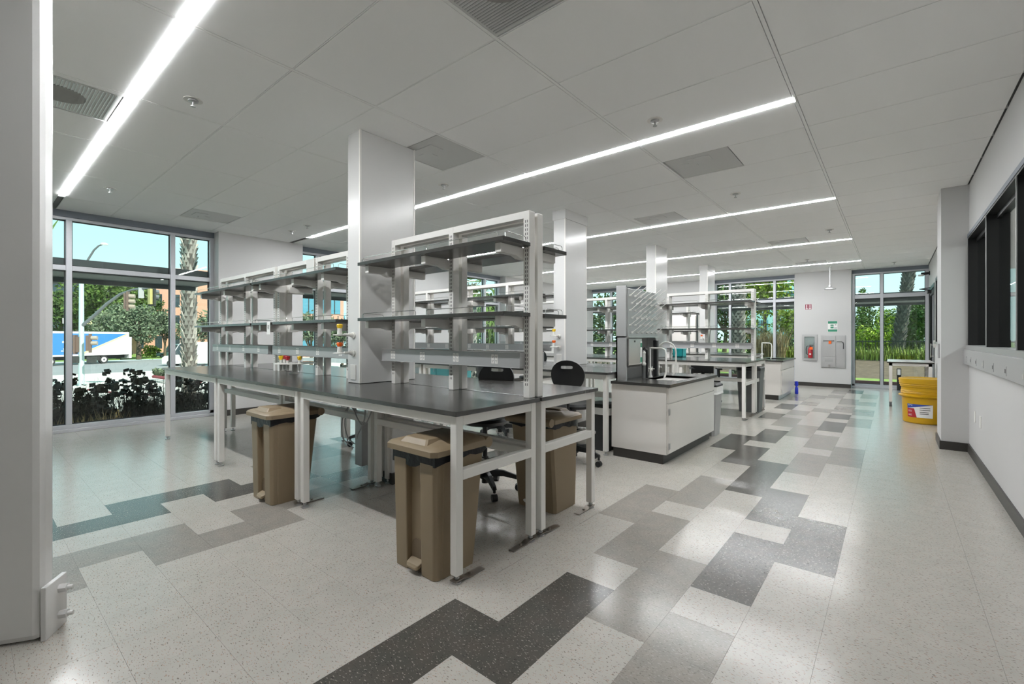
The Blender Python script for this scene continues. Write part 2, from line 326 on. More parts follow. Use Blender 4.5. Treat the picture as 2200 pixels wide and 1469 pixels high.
# walls
wl = MB()
for y0, y1 in ((2.77, 4.2), (6.9, 8.0), (10.2, 12.8), (14.45, YF)): wl.box(XL - 0.15, -8.72, y0, y1, 0, CZ)
wl.box(XL - 0.15, XL + 0.05, YB, YF + 0.15, -0.3, 0.0)
struct(wl.build('wall_left', 'wall', None), 'white wall piers between the left windows')
wf = MB()
for x0, x1 in ((-2.10, -0.83), (-6.45, -4.33)): wf.box(x0, x1, 14.9, YF + 0.15, 0, CZ)
wf.box(-9, 0.7, YF - 0.04, YF + 0.15, -0.3, 0.0)
struct(wf.build('wall_far', 'wall', None), 'white far wall piers beside the far windows')
wr = MB()
wr.box(XR, XR + 0.14, YB, 4.0, 0, CZ).box(XR, XR + 0.14, 4.0, 7.51, 0, 1.235).box(XR, XR + 0.14, 4.0, 7.51, 2.51, CZ).box(0.45, XR + 0.14, 7.51, 8.12, 0, CZ)
wr.box(XR, XR + 0.14, 8.12, 9.0, 0, CZ).box(XR, XR + 0.14, 9.0, 12.7, 0, 1.235).box(XR, XR + 0.14, 9.0, 12.7, 2.51, CZ).box(XR, XR + 0.14, 12.7, 13.2, 0, CZ).box(XR, XR + 0.14, 13.2, 14.95, 2.5, CZ).box(XR, XR + 0.14, 14.95, YF + 0.15, 0, CZ)
struct(wr.build('wall_right', 'wall', None), 'white wall on the right with black framed windows and a pier')
struct(box('wall_back', 'wall', XL - 0.2, XR + 0.14, YB - 0.15, YB, -0.1, CZ), 'white wall behind the camera')
bb = MB()
bb.box(-8.72, -8.705, 2.77, 4.2, 0, 0.1).box(-8.72, -8.705, 6.9, 8.0, 0, 0.1).box(-8.72, -8.705, 10.2, 12.8, 0, 0.1)
struct(bb.build('baseboard_left', 'base', None), 'dark rubber base along the left piers')
struct(MB().box(-2.10, -0.83, 14.885, 14.9, 0, 0.1).box(-6.45, -4.33, 14.885, 14.9, 0, 0.1).build('baseboard_far', 'base', None), 'dark rubber base along the far wall')
struct(MB().box(XR - 0.015, XR, YB, 7.51, 0, 0.1).box(0.45, XR, 7.495, 7.51, 0, 0.1).box(0.435, 0.45, 7.495, 8.135, 0, 0.1).box(0.45, XR, 8.12, 8.135, 0, 0.1).box(XR - 0.015, XR, 8.12, 13.2, 0, 0.1).build('baseboard_right', 'base', None), 'dark rubber base along the right wall')
# windows: frame with mullions, transom, head, sill and single panes
def window(name, axis, pos, a0, a1, mull, lab, zt=(2.28, 2.35)):
    """axis 'x': pane plane at x=pos, spanning y a0..a1; axis 'y': plane at y=pos spanning x"""
    def bx(m, u0, u1, n0, n1, z0, z1):
        return m.box(pos + n0, pos + n1, u0, u1, z0, z1) if axis == 'x' else m.box(u0, u1, pos - n1, pos - n0, z0, z1)
    fr = MB()
    bx(fr, a0, a0 + 0.06, -0.06, 0.06, 0.02, 3.0); bx(fr, a1 - 0.06, a1, -0.06, 0.06, 0.02, 3.0)
    bx(fr, a0, a1, -0.06, 0.06, 2.99, 3.03)
    root = struct(fr.build(name, 'alu', None, bevel=0.004), lab)
    bx(MB(), a0, a1, -0.06, 0.075, 3.03, CZ).build('head', 'head', root)
    bx(bx(MB(), a0, a1, -0.06, 0.10, 0.0, 0.045), a0, a1, -0.06, 0.06, 0.045, 0.10).build('sill', 'alu', root, bevel=0.004)
    for u in mull: bx(MB(), u - 0.032, u + 0.032, -0.06, 0.065, 0.1, 2.99).build('mullion', 'alu', root, bevel=0.004)
    us = [a0 + 0.06] + list(mull) + [a1 - 0.06]
    for i in range(len(us) - 1):
        p = us[i] + (0.032 if i else 0); q = us[i + 1] - (0.032 if i < len(us) - 2 else 0)
        bx(MB(), p, q, -0.055, 0.06, zt[0], zt[1]).build('transom', 'alu', root, bevel=0.004)
        for z0, z1 in ((0.1, zt[0]), (zt[1], 2.99)):
            g = bx(MB(), p, q, -0.018, -0.012, z0, z1)
            g.build('pane', 'glass', root)
            bx(bx(bx(bx(MB(), p, p + 0.012, -0.02, 0.0, z0, z1), q - 0.012, q, -0.02, 0, z0, z1), p, q, -0.02, 0, z0, z0 + 0.012), p, q, -0.02, 0, z1 - 0.012, z1).build('gasket', 'blackm', root)
    return root
window('window_1', 'x', XL, -3.1, 2.77, (-1.2, 0.975, 2.19), 'tall left window with sky, palm trunk and truck outside')
window('window_2', 'x', XL, 4.2, 6.9, (4.62, 5.75), 'tall left window behind the shelving of the front bench run')
window('window_3', 'x', XL, 8.0, 10.2, (8.1, 9.56), 'tall left window seen through the nearest shelves')
window('window_4', 'x', XL, 12.8, 14.45, (13.6,), 'last left window beside the far corner')
window('window_5', 'y', YF, -8.95, -6.45, (-7.95, -7.2), 'far window in the corner behind the drying rack')
window('window_6', 'y', YF, -4.33, -2.10, (-3.876, -2.66), 'far window with palm trunk and green tree outside', (2.36, 2.44))
window('window_7', 'y', YF, -0.83, 0.69, (-0.21,), 'far right window with leaning palm trunk and slope outside', (2.36, 2.46))
for nm, x0, x1, y0, y1 in (('sunshade', -10.05, -9.1, -3.2, 2.8), ('sunshade', -10.05, -9.1, 4.1, 7.0), ('sunshade', -10.05, -9.1, 7.9, 10.3), ('sunshade', -10.05, -9.1, 12.7, 14.5), ('sunshade', -9.0, -6.4, 15.42, 16.3), ('sunshade', -4.4, -2.05, 15.42, 16.3), ('sunshade', -0.9, 0.8, 15.42, 16.3)):
    o = MB().box(x0, x1, y0, y1, 2.27, 2.34)
    if y0 < 15: o.box(x1 - 0.12, x1, y0, y1, 2.34, 2.47).box(x0, x0 + 0.05, y0, y1, 2.2, 2.34)
    else: o.box(x0, x1, y0, y0 + 0.1, 2.34, 2.5).box(x0, x1, y1 - 0.05, y1, 2.2, 2.34)
    struct(o.build('sunshade', 'shade', None), 'dark exterior sunshade above the window transom')
# outer roof slab so no sky light leaks above the ceiling
struct(box('roof', 'plenum', XL - 0.3, 8, YB - 0.2, YF + 0.3, CZ + 0.2, CZ + 0.5))
# columns
def column(y0, lab):
    x0, x1, d = -3.695, -3.50, 0.58
    root = struct(MB().box(x0, x1, y0, y0 + d, 0.941, CZ).box(x0 + 0.01, x1 - 0.01, y0 + 0.33, y0 + d, 0, 0.941).build('column', 'colw', None, bevel=0.006), lab)
    MB().box(x1 - 0.012, x1 + 0.003, y0 - 0.003, y0 + 0.012, 0.945, CZ).box(x1 - 0.012, x1 + 0.003, y0 + d - 0.012, y0 + d + 0.003, 0.945, CZ).build('corner_trim', 'white', root)
    if y0 in (5.37, 11.75): MB().box(x0 - 0.01, x1 + 0.01, y0 - 0.01, y0 + d + 0.01, CZ - 0.13, CZ).build('collar', 'colw', root)
    MB().box(x1 - 0.004, x1 + 0.004, y0 + 0.012, y0 + d - 0.012, 0.945, 1.15).build('skirt_panel', 'colw', root)
    MB().box(x0 + 0.05, x1 - 0.06, y0 - 0.006, y0, 0.97, 1.10).build('access_plate', 'white', root, bevel=0.003)
    MB().box(x0 - 0.012, x1 + 0.012, y0 + 0.32, y0 + d + 0.008, 0, 0.1).build('base_strip', 'base', root)
    return root
for y0, lab in ((2.18, 'white boxed column rising through the front bench run'), (5.37, 'white boxed column behind the nearest shelving frame'), (8.54, 'white boxed column behind the drying rack'), (11.75, 'farthest white boxed column, seen above the third shelving')): column(y0, lab)
# steel column close to the camera, turned about a third of a right angle
t = struct(MB().box(-0.30, 0.0, 0.0, 0.105, 0, CZ).build('column', 'colw', None, bevel=0.03), 'large pale steel column at the left edge')
cang = math.atan2(0.84, 0.54)
t.location = (-2.885, 0.225, 0); t.rotation_euler = (0, 0, cang)
p = MB().box(0.0, 0.02, -0.004, 0.145, 0, 0.235).build('gusset_plate', 'colw', None, bevel=0.003); p.parent = t
for z in (0.065, 0.185):
    b = MB().cyl((0.02, 0.09, z), (0.05, 0.09, z), 0.019, n=6).cyl((0.05, 0.09, z), (0.07, 0.09, z), 0.010, n=10).build('bolt', 'colw', None); b.parent = t
# ------------------------------------------------------------------ benches
TZ = 0.94
def bench(x0, x1, yc, sgn, lab, group, feet=True):
    """steel framed table; sgn -1 faces the camera side (front edge at yc-0.76), +1 the far side"""
    Y = lambda v: yc + sgn * v
    t = thing('lab_bench', lab, 'lab bench', ((x0 + x1) / 2, Y(0.38), 0), group)
    MB().box(x0, x1, Y(0.765), Y(0.01), TZ - 0.026, TZ).build('worktop', 'top', t, bevel=0.002)
    a0, a1 = x0 + 0.03, x1 - 0.02
    zt = TZ - 0.026
    m = MB().box(a0 + 0.05, a1 - 0.05, Y(0.745), Y(0.695), zt - 0.056, zt).box(a0 + 0.05, a1 - 0.05, Y(0.08), Y(0.03), zt - 0.056, zt)
    for a in (a0, a1 - 0.05): m.box(a, a + 0.05, Y(0.695), Y(0.08), zt - 0.056, zt)
    m.build('apron', 'white', t, bevel=0.003)
    if 'aisle end' in lab: box('side_rail', 'white', a1 - 0.05, a1, Y(0.695), Y(0.08), 0.558, 0.613, t, bevel=0.003)
    box('back_rail', 'white', a0 + 0.05, a1 - 0.05, Y(0.08), Y(0.03), 0.558, 0.613, t, bevel=0.003)
    for i, a in enumerate((a0, a1 - 0.05)):
        for j, (v0, v1) in enumerate(((0.745, 0.695), (0.08, 0.03))):
            l = box('leg', 'white', a, a + 0.05, Y(v0), Y(v1), 0.045, zt, t, bevel=0.003)
            cx, cy = a + 0.025, Y((v0 + v1) / 2)
            MB().cyl((cx, cy, 0.0), (cx, cy, 0.01), 0.026, n=14).cyl((cx, cy, 0.01), (cx, cy, 0.05), 0.008, n=8).cyl((cx, cy, 0.024), (cx, cy, 0.034), 0.015, n=6).build('levelling_foot', 'steelm', l)
            if feet and i == 1:
                dy = (0.15 if j == 0 else -0.02)
                s = sgn * -1 if j == 0 else sgn * 1
                q = 0.022
                y0, y1, y2, y3 = cy - s * 0.03, cy + s * 0.035, cy + s * 0.075, cy + s * 0.20
                MB().loops([[(cx - q, y, z), (cx + q, y, z), (cx + q, y, z - 0.006), (cx - q, y, z - 0.006)] for y, z in ((y0, 0.02), (y1, 0.02), (y2, 0.008), (y3, 0.008))]).cyl((cx, y2 + s * 0.03, 0.008), (cx, y2 + s * 0.03, 0.02), 0.009, n=6).build('seismic_plate', 'bronze', l)
    return t
def frame(xs, x0, x1, yc, sgn, lab, rail=None, race=None, slots=False, guards=None):
    """double faced shelving row on a bench: slotted posts, top rail, two shelves on brackets, power raceway"""
    Y = lambda v: yc + sgn * v
    t = thing('shelving_frame', lab, 'shelving', ((x0 + x1) / 2, Y(0.05), TZ), 'shelving frames on the bench runs')
    r0, r1 = rail or (xs[0] - 0.025, xs[-1] + 0.025)
    for x in xs:
        p = box('post', 'white', x - 0.025, x + 0.025, Y(0.075), Y(0.015), TZ, 2.17, t, bevel=0.003)
        if slots:
            m = MB()
            for q in (-0.008, 0.008):
                z = 1.02
                while z < 2.12:
                    m.box(x + q - 0.0022, x + q + 0.0022, Y(0.0745), Y(0.0757), z, z + 0.017); z += 0.0275
            m.build('slot_row', 'slot', p, kind='stuff')
    box('top_rail', 'white', r0 + 0.002, r1 - 0.002, Y(0.0735), Y(0.0165), 2.123, 2.172, t, bevel=0.003)
    for z in (1.931, 1.473):
        s = box('shelf', 'shelf', x0, x1, Y(0.35), Y(0.08), z, z + 0.0255, t, bevel=0.0015)
        zt = z + 0.0255
        m = MB(); n = max(2, int(round((x1 - x0) / 0.8)))
        for i in range(n):
            u0 = x0 + (x1 - x0) * i / n + 0.06; u1 = x0 + (x1 - x0) * (i + 1) / n - 0.06; v = Y(0.335)
            m.tube([(u0, v, zt - 0.003), (u0, v, zt + 0.026), (u0 + 0.012, v, zt + 0.036), (u1 - 0.012, v, zt + 0.036), (u1, v, zt + 0.026), (u1, v, zt - 0.003)], 0.0024, 6)
        for u in (x0 + 0.015, x1 - 0.015):
            m.tube([(u, Y(0.315), zt - 0.003), (u, Y(0.315), zt + 0.026), (u, Y(0.30), zt + 0.036), (u, Y(0.125), zt + 0.036), (u, Y(0.11), zt + 0.026), (u, Y(0.11), zt - 0.003)], 0.0024, 6)
        m.build('guard_rail', 'chrome', s)
        for x in xs:
            b = x - 0.025 - 0.05
            if b < x0: b = x + 0.027
            MB().prism_x([(Y(0.30), z - 0.058), (Y(0.30), z), (Y(0.02), z), (Y(0.02), z - 0.075), (Y(0.10), z - 0.075), (Y(0.15), z - 0.058)], b, b + 0.048).build('bracket', 'white', t, bevel=0.002)
    c0, c1 = race or (x0 + 0.03, x1 - 0.045)
    rc = MB().box(c0, c1, Y(0.135), Y(0.078), 1.142, 1.238).box(c0, c1, Y(0.14), Y(0.078), 1.136, 1.142).build('power_raceway', 'race', t, bevel=0.002)
    n = 4
    for i in range(n):
        cx = c0 + (c1 - c0) * (i + 0.42) / n; m = MB()
        for u in (-0.016, 0.016):
            for dz in (-0.014, 0.014):
                for a, b in ((-0.005, 0.009), (0.005, 0.009)): m.box(cx + u + a - 0.0013, cx + u + a + 0.0013, Y(0.1355), Y(0.1345), 1.19 + dz, 1.19 + dz + b)
                m.box(cx + u - 0.002, cx + u + 0.002, Y(0.1355), Y(0.1345), 1.19 + dz - 0.006, 1.19 + dz - 0.002)
            o = MB()
        fp = MB().box(cx - 0.029, cx - 0.003, Y(0.1352), Y(0.134), 1.16, 1.222).box(cx + 0.003, cx + 0.029, Y(0.1352), Y(0.134), 1.16, 1.222).build('outlet', 'white', rc)
        m.build('outlet_slots', 'slot', rc, kind='stuff')
    return t
RUN = ['front', 'second', 'third', 'last']
YC = [2.45, 5.40, 8.74, 11.93]
TAB = [[(-3.61, -1.785, 'aisle end'), (-5.43, -3.61, 'middle'), (-7.36, -5.43, 'window end')], [(-4.09, -2.458, 'sink end'), (-5.72, -4.09, 'middle'), (-7.36, -5.72, 'window end')],
       [(-3.61, -1.785, 'aisle end'), (-5.43, -3.61, 'middle'), (-7.36, -5.43, 'window end')], [(-4.09, -2.458, 'sink end'), (-5.72, -4.09, 'middle')]]
for r in range(4):
    for x0, x1, pos in TAB[r]:
        for sgn, side in ((-1, 'near'), (1, 'far')):
            bench(x0, x1, YC[r], sgn, f'dark topped white bench, {pos} unit, {side} side of the {RUN[r]} bench run', f'{RUN[r]} bench run', feet=(r in (0, 2) and pos != 'window end'))
F = [[((-3.30, -2.575, -1.85), -3.41, -1.812, 'aisle end'), ((-5.53, -4.63, -4.03), -5.58, -3.757, 'middle'), ((-7.40, -6.52, -5.64), -7.56, -5.62, 'window end')],
     [((-5.42, -4.525, -4.03), -5.47, -3.8, 'middle'), ((-7.30, -6.41, -5.53), -7.45, -5.5, 'window end')],
     [((-3.31, -2.60, -1.84), -3.41, -1.80, 'aisle end'), ((-5.53, -4.63, -4.03), -5.58, -3.757, 'middle'), ((-7.40, -6.52, -5.64), -7.56, -5.62, 'window end')],
     [((-5.42, -4.525, -4.03), -5.47, -3.8, 'middle')]]
FR = {}
for r in range(4):
    for xs, x0, x1, pos in F[r]:
        for sgn, side in ((-1, 'near'), (1, 'far')):
            FR[(r, pos, sgn)] = frame(xs, x0, x1, YC[r], sgn, f'white shelving with dark shelves, {pos}, {side} side of the {RUN[r]} bench run', slots=(pos == 'aisle end' or (r == 0 and sgn < 0)))
# cover plate on the middle front frame and hanging tags
tg = thing('hanging_tag', 'white paper tag hanging from the lower shelf of the front middle shelving', 'tag', (-5.1, 2.09, 1.45), 'paper tags')
MB().box(-5.14, -5.06, 2.088, 2.090, 1.37, 1.50).build('card', 'paper', tg); MB().box(-5.12, -5.08, 2.0865, 2.088, 1.455, 1.462).box(-5.12, -5.09, 2.0865, 2.088, 1.44, 1.446).box(-5.12, -5.085, 2.0865, 2.088, 1.425, 1.431).build('printing', 'slot', tg)
p = box('cover_plate', 'white2', -4.83, -4.66, 2.365, 2.373, 1.98, 2.165); p.parent = FR[(0, 'middle', -1)]; p.location = -ORG[FR[(0, 'middle', -1)].name]
# ------------------------------------------------------------------ sink units
def sink_unit(y0, lab, k):
    x0, x1, y1 = -2.452, -1.80, y0 + 1.60
    t = thing('sink_cabinet', f'white laminate sink cabinet with {lab}', 'cabinet', ((x0 + x1) / 2, (y0 + y1) / 2, 0), 'sink cabinets')
    MB().box(x0, x1 - 0.02, y0, y1, 0.10, 0.815).build('body', 'white2', t, bevel=0.002)
    MB().box(x0 + 0.02, x1 - 0.06, y0 + 0.004, y1 - 0.004, 0.0, 0.10).build('plinth', 'base', t)
    cx0, cx1, cy0, cy1 = x0 + 0.19, x1 - 0.07, y0 + 0.48, y0 + 1.14
    zb, zt = 0.815, 0.845
    m = MB()
    m.box(x0, x1 + 0.03, y0 - 0.02, cy0, zb, zt).box(x0, x1 + 0.03, cy1, y1 + 0.02, zb, zt).box(x0, cx0, cy0, cy1, zb, zt).box(cx1, x1 + 0.03, cy0, cy1, zb, zt)
    m.build('worktop', 'top', t)
    b = MB().box(cx0 - 0.004, cx1 + 0.004, cy0 - 0.004, cy1 + 0.004, 0.60, 0.606)
    for a in ((cx0 - 0.006, cx0, cy0, cy1), (cx1, cx1 + 0.006, cy0, cy1), (cx0, cx1, cy0 - 0.006, cy0), (cx0, cx1, cy1, cy1 + 0.006)): b.box(*a, 0.60, 0.84)
    b.build('basin', 'sinkb', t)
    box('false_drawer', 'white2', x1 - 0.02, x1, y0 + 0.012, y1 - 0.004, 0.645, 0.805, t, bevel=0.002)
    half = (y0 + y1) / 2
    for d0, d1, hy in ((y0 + 0.012, y1 - 0.004, y0 + 0.012),):
        d = box('door', 'white2', x1 - 0.02, x1, d0, d1, 0.115, 0.632, t, bevel=0.002)
        for z in (0.16, 0.52): MB().box(x1 - 0.001, x1 + 0.004, hy + 0.004, hy + 0.045, z, z + 0.065).cyl((x1 + 0.004, hy - 0.002, z), (x1 + 0.004, hy - 0.002, z + 0.065), 0.006, n=8).build('hinge', 'steelm', d)
    box('kick_plate', 'steelm' if k else 'base', x1 - 0.066, x1 - 0.058, y0 + 0.01, y1 - 0.01, 0.004, 0.098, t)
    return t
sink_unit(4.72, 'dark worktop, near the aisle beside the front bench run', 0)
sink_unit(11.10, 'steel kick plate, far down the aisle near the far wall', 1)
def faucet(x, y, z0, lab, h=0.36, reach=0.2, hook=True):
    t = thing('faucet', lab, 'faucet', (x, y, z0), 'sink faucets')
    MB().lathe([(0.03, z0), (0.03, z0 + 0.01), (0.017, z0 + 0.03), (0.015, z0 + 0.08), (0.02, z0 + 0.10), (0.012, z0 + 0.13), (0.009, z0 + 0.15)], x, y, 14).build('base', 'pvc', t, True)
    if hook: pts = [(x, y, z0 + 0.13), (x, y, z0 + h - 0.02), (x, y, z0 + h), (x + 0.02, y, z0 + h), (x + reach - 0.05, y, z0 + h), (x + reach - 0.01, y, z0 + h - 0.02), (x + reach, y, z0 + h - 0.07), (x + reach, y, z0 + h - 0.30), (x + reach - 0.02, y, z0 + h - 0.36)]
    else: pts = [(x, y, z0 + 0.13), (x, y, z0 + h * 0.75)] + [(x + reach * 0.5 - reach * 0.5 * cos(a), y, z0 + h * 0.75 + reach * 0.55 * sin(a)) for a in [pi * i / 8 for i in range(1, 9)]] + [(x + reach, y, z0 + 0.12), (x + reach - 0.03, y, z0 + 0.02)]
    MB().tube(pts, 0.011, 10).build('spout', 'pvc', t, True)
    for s in (-1, 1): MB().cyl((x, y + s * 0.012, z0 + 0.10), (x, y + s * 0.06, z0 + 0.10), 0.010).cyl((x - 0.03, y + s * 0.06, z0 + 0.10), (x + 0.03, y + s * 0.06, z0 + 0.10), 0.007).cyl((x, y + s * 0.06, z0 + 0.07), (x, y + s * 0.06, z0 + 0.13), 0.007).build('handle', 'pvc', t, True)
    return t
faucet(-2.31, 5.46, 0.845, 'white square necked faucet, the nearer of two at the near sink')
faucet(-2.36, 5.82, 0.845, 'white swan necked faucet, the farther of two at the near sink', 0.40, 0.24, False)
faucet(-2.33, 11.9, 0.845, 'white faucet at the far sink', 0.36)
t = thing('eyewash_hose', 'white and black hand held eyewash hose on a grey stand at the sink', 'eyewash', (-2.31, 5.27, 0.845))
MB().cyl((-2.31, 5.27, 0.845), (-2.31, 5.27, 1.0), 0.022).build('stand', 'gbin', t, True)
MB().lathe([(0.026, 1.0), (0.03, 1.02), (0.014, 1.045), (0.022, 1.06), (0.02, 1.13), (0.026, 1.15), (0.012, 1.18)], -2.31, 5.27, 14).build('spray_head', 'pvc', t, True)
MB().tube([(-2.31, 5.27, 1.18), (-2.30, 5.275, 1.2), (-2.30, 5.33, 1.185), (-2.305, 5.36, 1.1), (-2.31, 5.36, 0.9), (-2.31, 5.36, 0.846)], 0.016, 10).build('hose', 'black', t, True)
t = thing('sink_drain_tray', 'flat white tray lying on the near edge of the sink', 'tray', (-2.0, 5.19, 0.845))
MB().box(-2.10, -1.93, 5.15, 5.19, 0.845, 0.853).build('rim', 'pvc', t, bevel=0.002)
# black water filter beside the panel
t = thing('water_filter', 'tall black water filter box behind the sink faucets', 'filter', (-2.40, 5.62, 0.845))
MB().box(-2.33, -2.28, 5.60, 5.66, 0.845, 1.30).build('body', 'black', t, bevel=0.008)
MB().cyl((-2.305, 5.63, 1.30), (-2.305, 5.63, 1.325), 0.012).build('inlet', 'steelm', t)
# ------------------------------------------------------------------ drying rack on steel panel
px, py0, py1 = -2.33, 4.83, 5.70
t = thing('drying_rack', 'tall steel drying rack with white pegs standing at the sink', 'drying rack', (-2.39, 5.26, 0.845))
MB().box(-2.45, px - 0.0, py0, py0 + 0.03, 0.845, 1.93).box(-2.45, px, py1 - 0.03, py1, 0.845, 1.9).box(-2.45, -2.435, py0, py1, 0.845, 1.34).box(-2.45, px, py0, py1, 1.335, 1.35).build('stand', 'steelm', t)
MB().box(-2.35, px + 0.01, py0 + 0.03, py1 - 0.0, 1.35, 1.90).build('pegboard', 'steelm', t, bevel=0.004)
MB().box(px + 0.01, px + 0.035, py0 + 0.0, py1, 1.335, 1.35).build('drip_lip', 'steel', t)
g0 = None
for r in range(6):
    for c in range(6):
        y = py0 + 0.12 + c * 0.14 - (0.05 if r % 2 else 0); z = 1.39 + r * 0.085
        if g0 is None:
            g0 = MB().cyl((0, 0, 0), (0.02, 0, 0.006), 0.012, n=8).cyl((0.012, 0, 0.004), (0.15, 0, 0.105), 0.0042, 0.0035, n=6).build('peg', 'pvc', None, True); g = g0
        else: g = bpy.data.objects.new('peg', g0.data); COL.objects.link(g)
        g.parent = t; g.location = Vector((px + 0.01, y, z)) - ORG[t.name]
d = thing('towel_dispenser', 'steel paper towel dispenser with a green labelled edge under the drying rack', 'dispenser', (-2.40, 5.0, 1.0))
MB().prism_y([(-2.434, 1.0), (-2.434, 1.32), (-2.31, 1.32), (-2.31, 1.02), (-2.34, 0.99)], 4.87, 5.22).build('cover', 'steel', d, bevel=0.004)
MB().box(-2.31, -2.306, 5.165, 5.215, 1.03, 1.29).build('label', 'paper', d); MB().box(-2.306, -2.304, 5.168, 5.212, 1.22, 1.27).box(-2.306, -2.304, 5.168, 5.212, 1.04, 1.10).build('label_print', 'green', d)
MB().cyl((-2.31, 5.02, 1.29), (-2.305, 5.02, 1.29), 0.012).build('lock', 'black', d)
for z in (1.04, 1.16): MB().box(-2.39, -2.375, 4.8685, 4.8715, z, z + 0.05).build('slot', 'slot', d)
# ------------------------------------------------------------------ column gas valves and bench turret
def gas_valve(y0, z, knob, lab, k=0):
    x = -3.60
    t = thing('gas_valve', lab, 'valve', (x, y0, z), 'lab gas valves')
    MB().cyl((x, y0, z), (x, y0 - 0.012, z), 0.03, n=16).cyl((x, y0 - 0.012, z), (x, y0 - 0.05, z + 0.01), 0.02, 0.013).build('flange', 'pvc', t, True)
    MB().lathe([(0.012, z - 0.004), (0.055, z + 0.002), (0.054, z + 0.007), (0.012, z + 0.010)], x, y0 - 0.13, 18).cyl((x, y0 - 0.03, z + 0.004), (x, y0 - 0.09, z + 0.006), 0.012).build('saucer', 'pvc', t, True)
    MB().lathe([(0.022, z + 0.012), (0.018, z + 0.05), (0.02, z + 0.06)], x, y0 - 0.13, 12).build('stem', 'pvc', t, True)
    MB().lathe([(0.016, z + 0.055), (0.024, z + 0.07), (0.027, z + 0.088), (0.022, z + 0.095), (0.004, z + 0.096)], x, y0 - 0.13, 8).build('knob', knob, t)
for y0, n in ((2.18, 'front'), (5.37, 'second')):
    gas_valve(y0, 1.355, 'knoby', f'white gas valve with a yellow knob, upper one on the {n} column'); gas_valve(y0, 1.20, 'orange', f'white gas valve with an orange knob, lower one on the {n} column')
gas_valve(11.75, 1.30, 'orange', 'white gas valve with a red orange knob on the farthest column')
tx, ty, _ = -5.02, 2.33, 0
t = thing('gas_turret', 'bench turret with a white disc and four red and yellow knobs', 'gas turret', (tx, ty, TZ))
MB().lathe([(0.055, TZ), (0.05, TZ + 0.012), (0.03, TZ + 0.02), (0.026, TZ + 0.10), (0.04, TZ + 0.11)], tx, ty, 16).build('pedestal', 'pvc', t, True)
MB().lathe([(0.02, TZ + 0.108), (0.21, TZ + 0.112), (0.21, TZ + 0.118), (0.02, TZ + 0.12)], tx, ty, 24).build('disc', 'pvc', t, True)
for a, kn in ((200, 'red'), (245, 'knoby'), (300, 'red'), (350, 'knoby')):
    cx, cy = tx + 0.16 * cos(radians(a)), ty + 0.13 * sin(radians(a))
    k = MB().lathe([(0.015, TZ + 0.155), (0.023, TZ + 0.17), (0.026, TZ + 0.192), (0.021, TZ + 0.198), (0.004, TZ + 0.199)], cx, cy, 8).build('knob', kn, t)
    MB().lathe([(0.013, TZ + 0.157), (0.016, TZ + 0.12), (0.012, TZ + 0.05), (0.006, TZ + 0.04)], cx, cy, 8).build('nozzle', 'pvc', t)
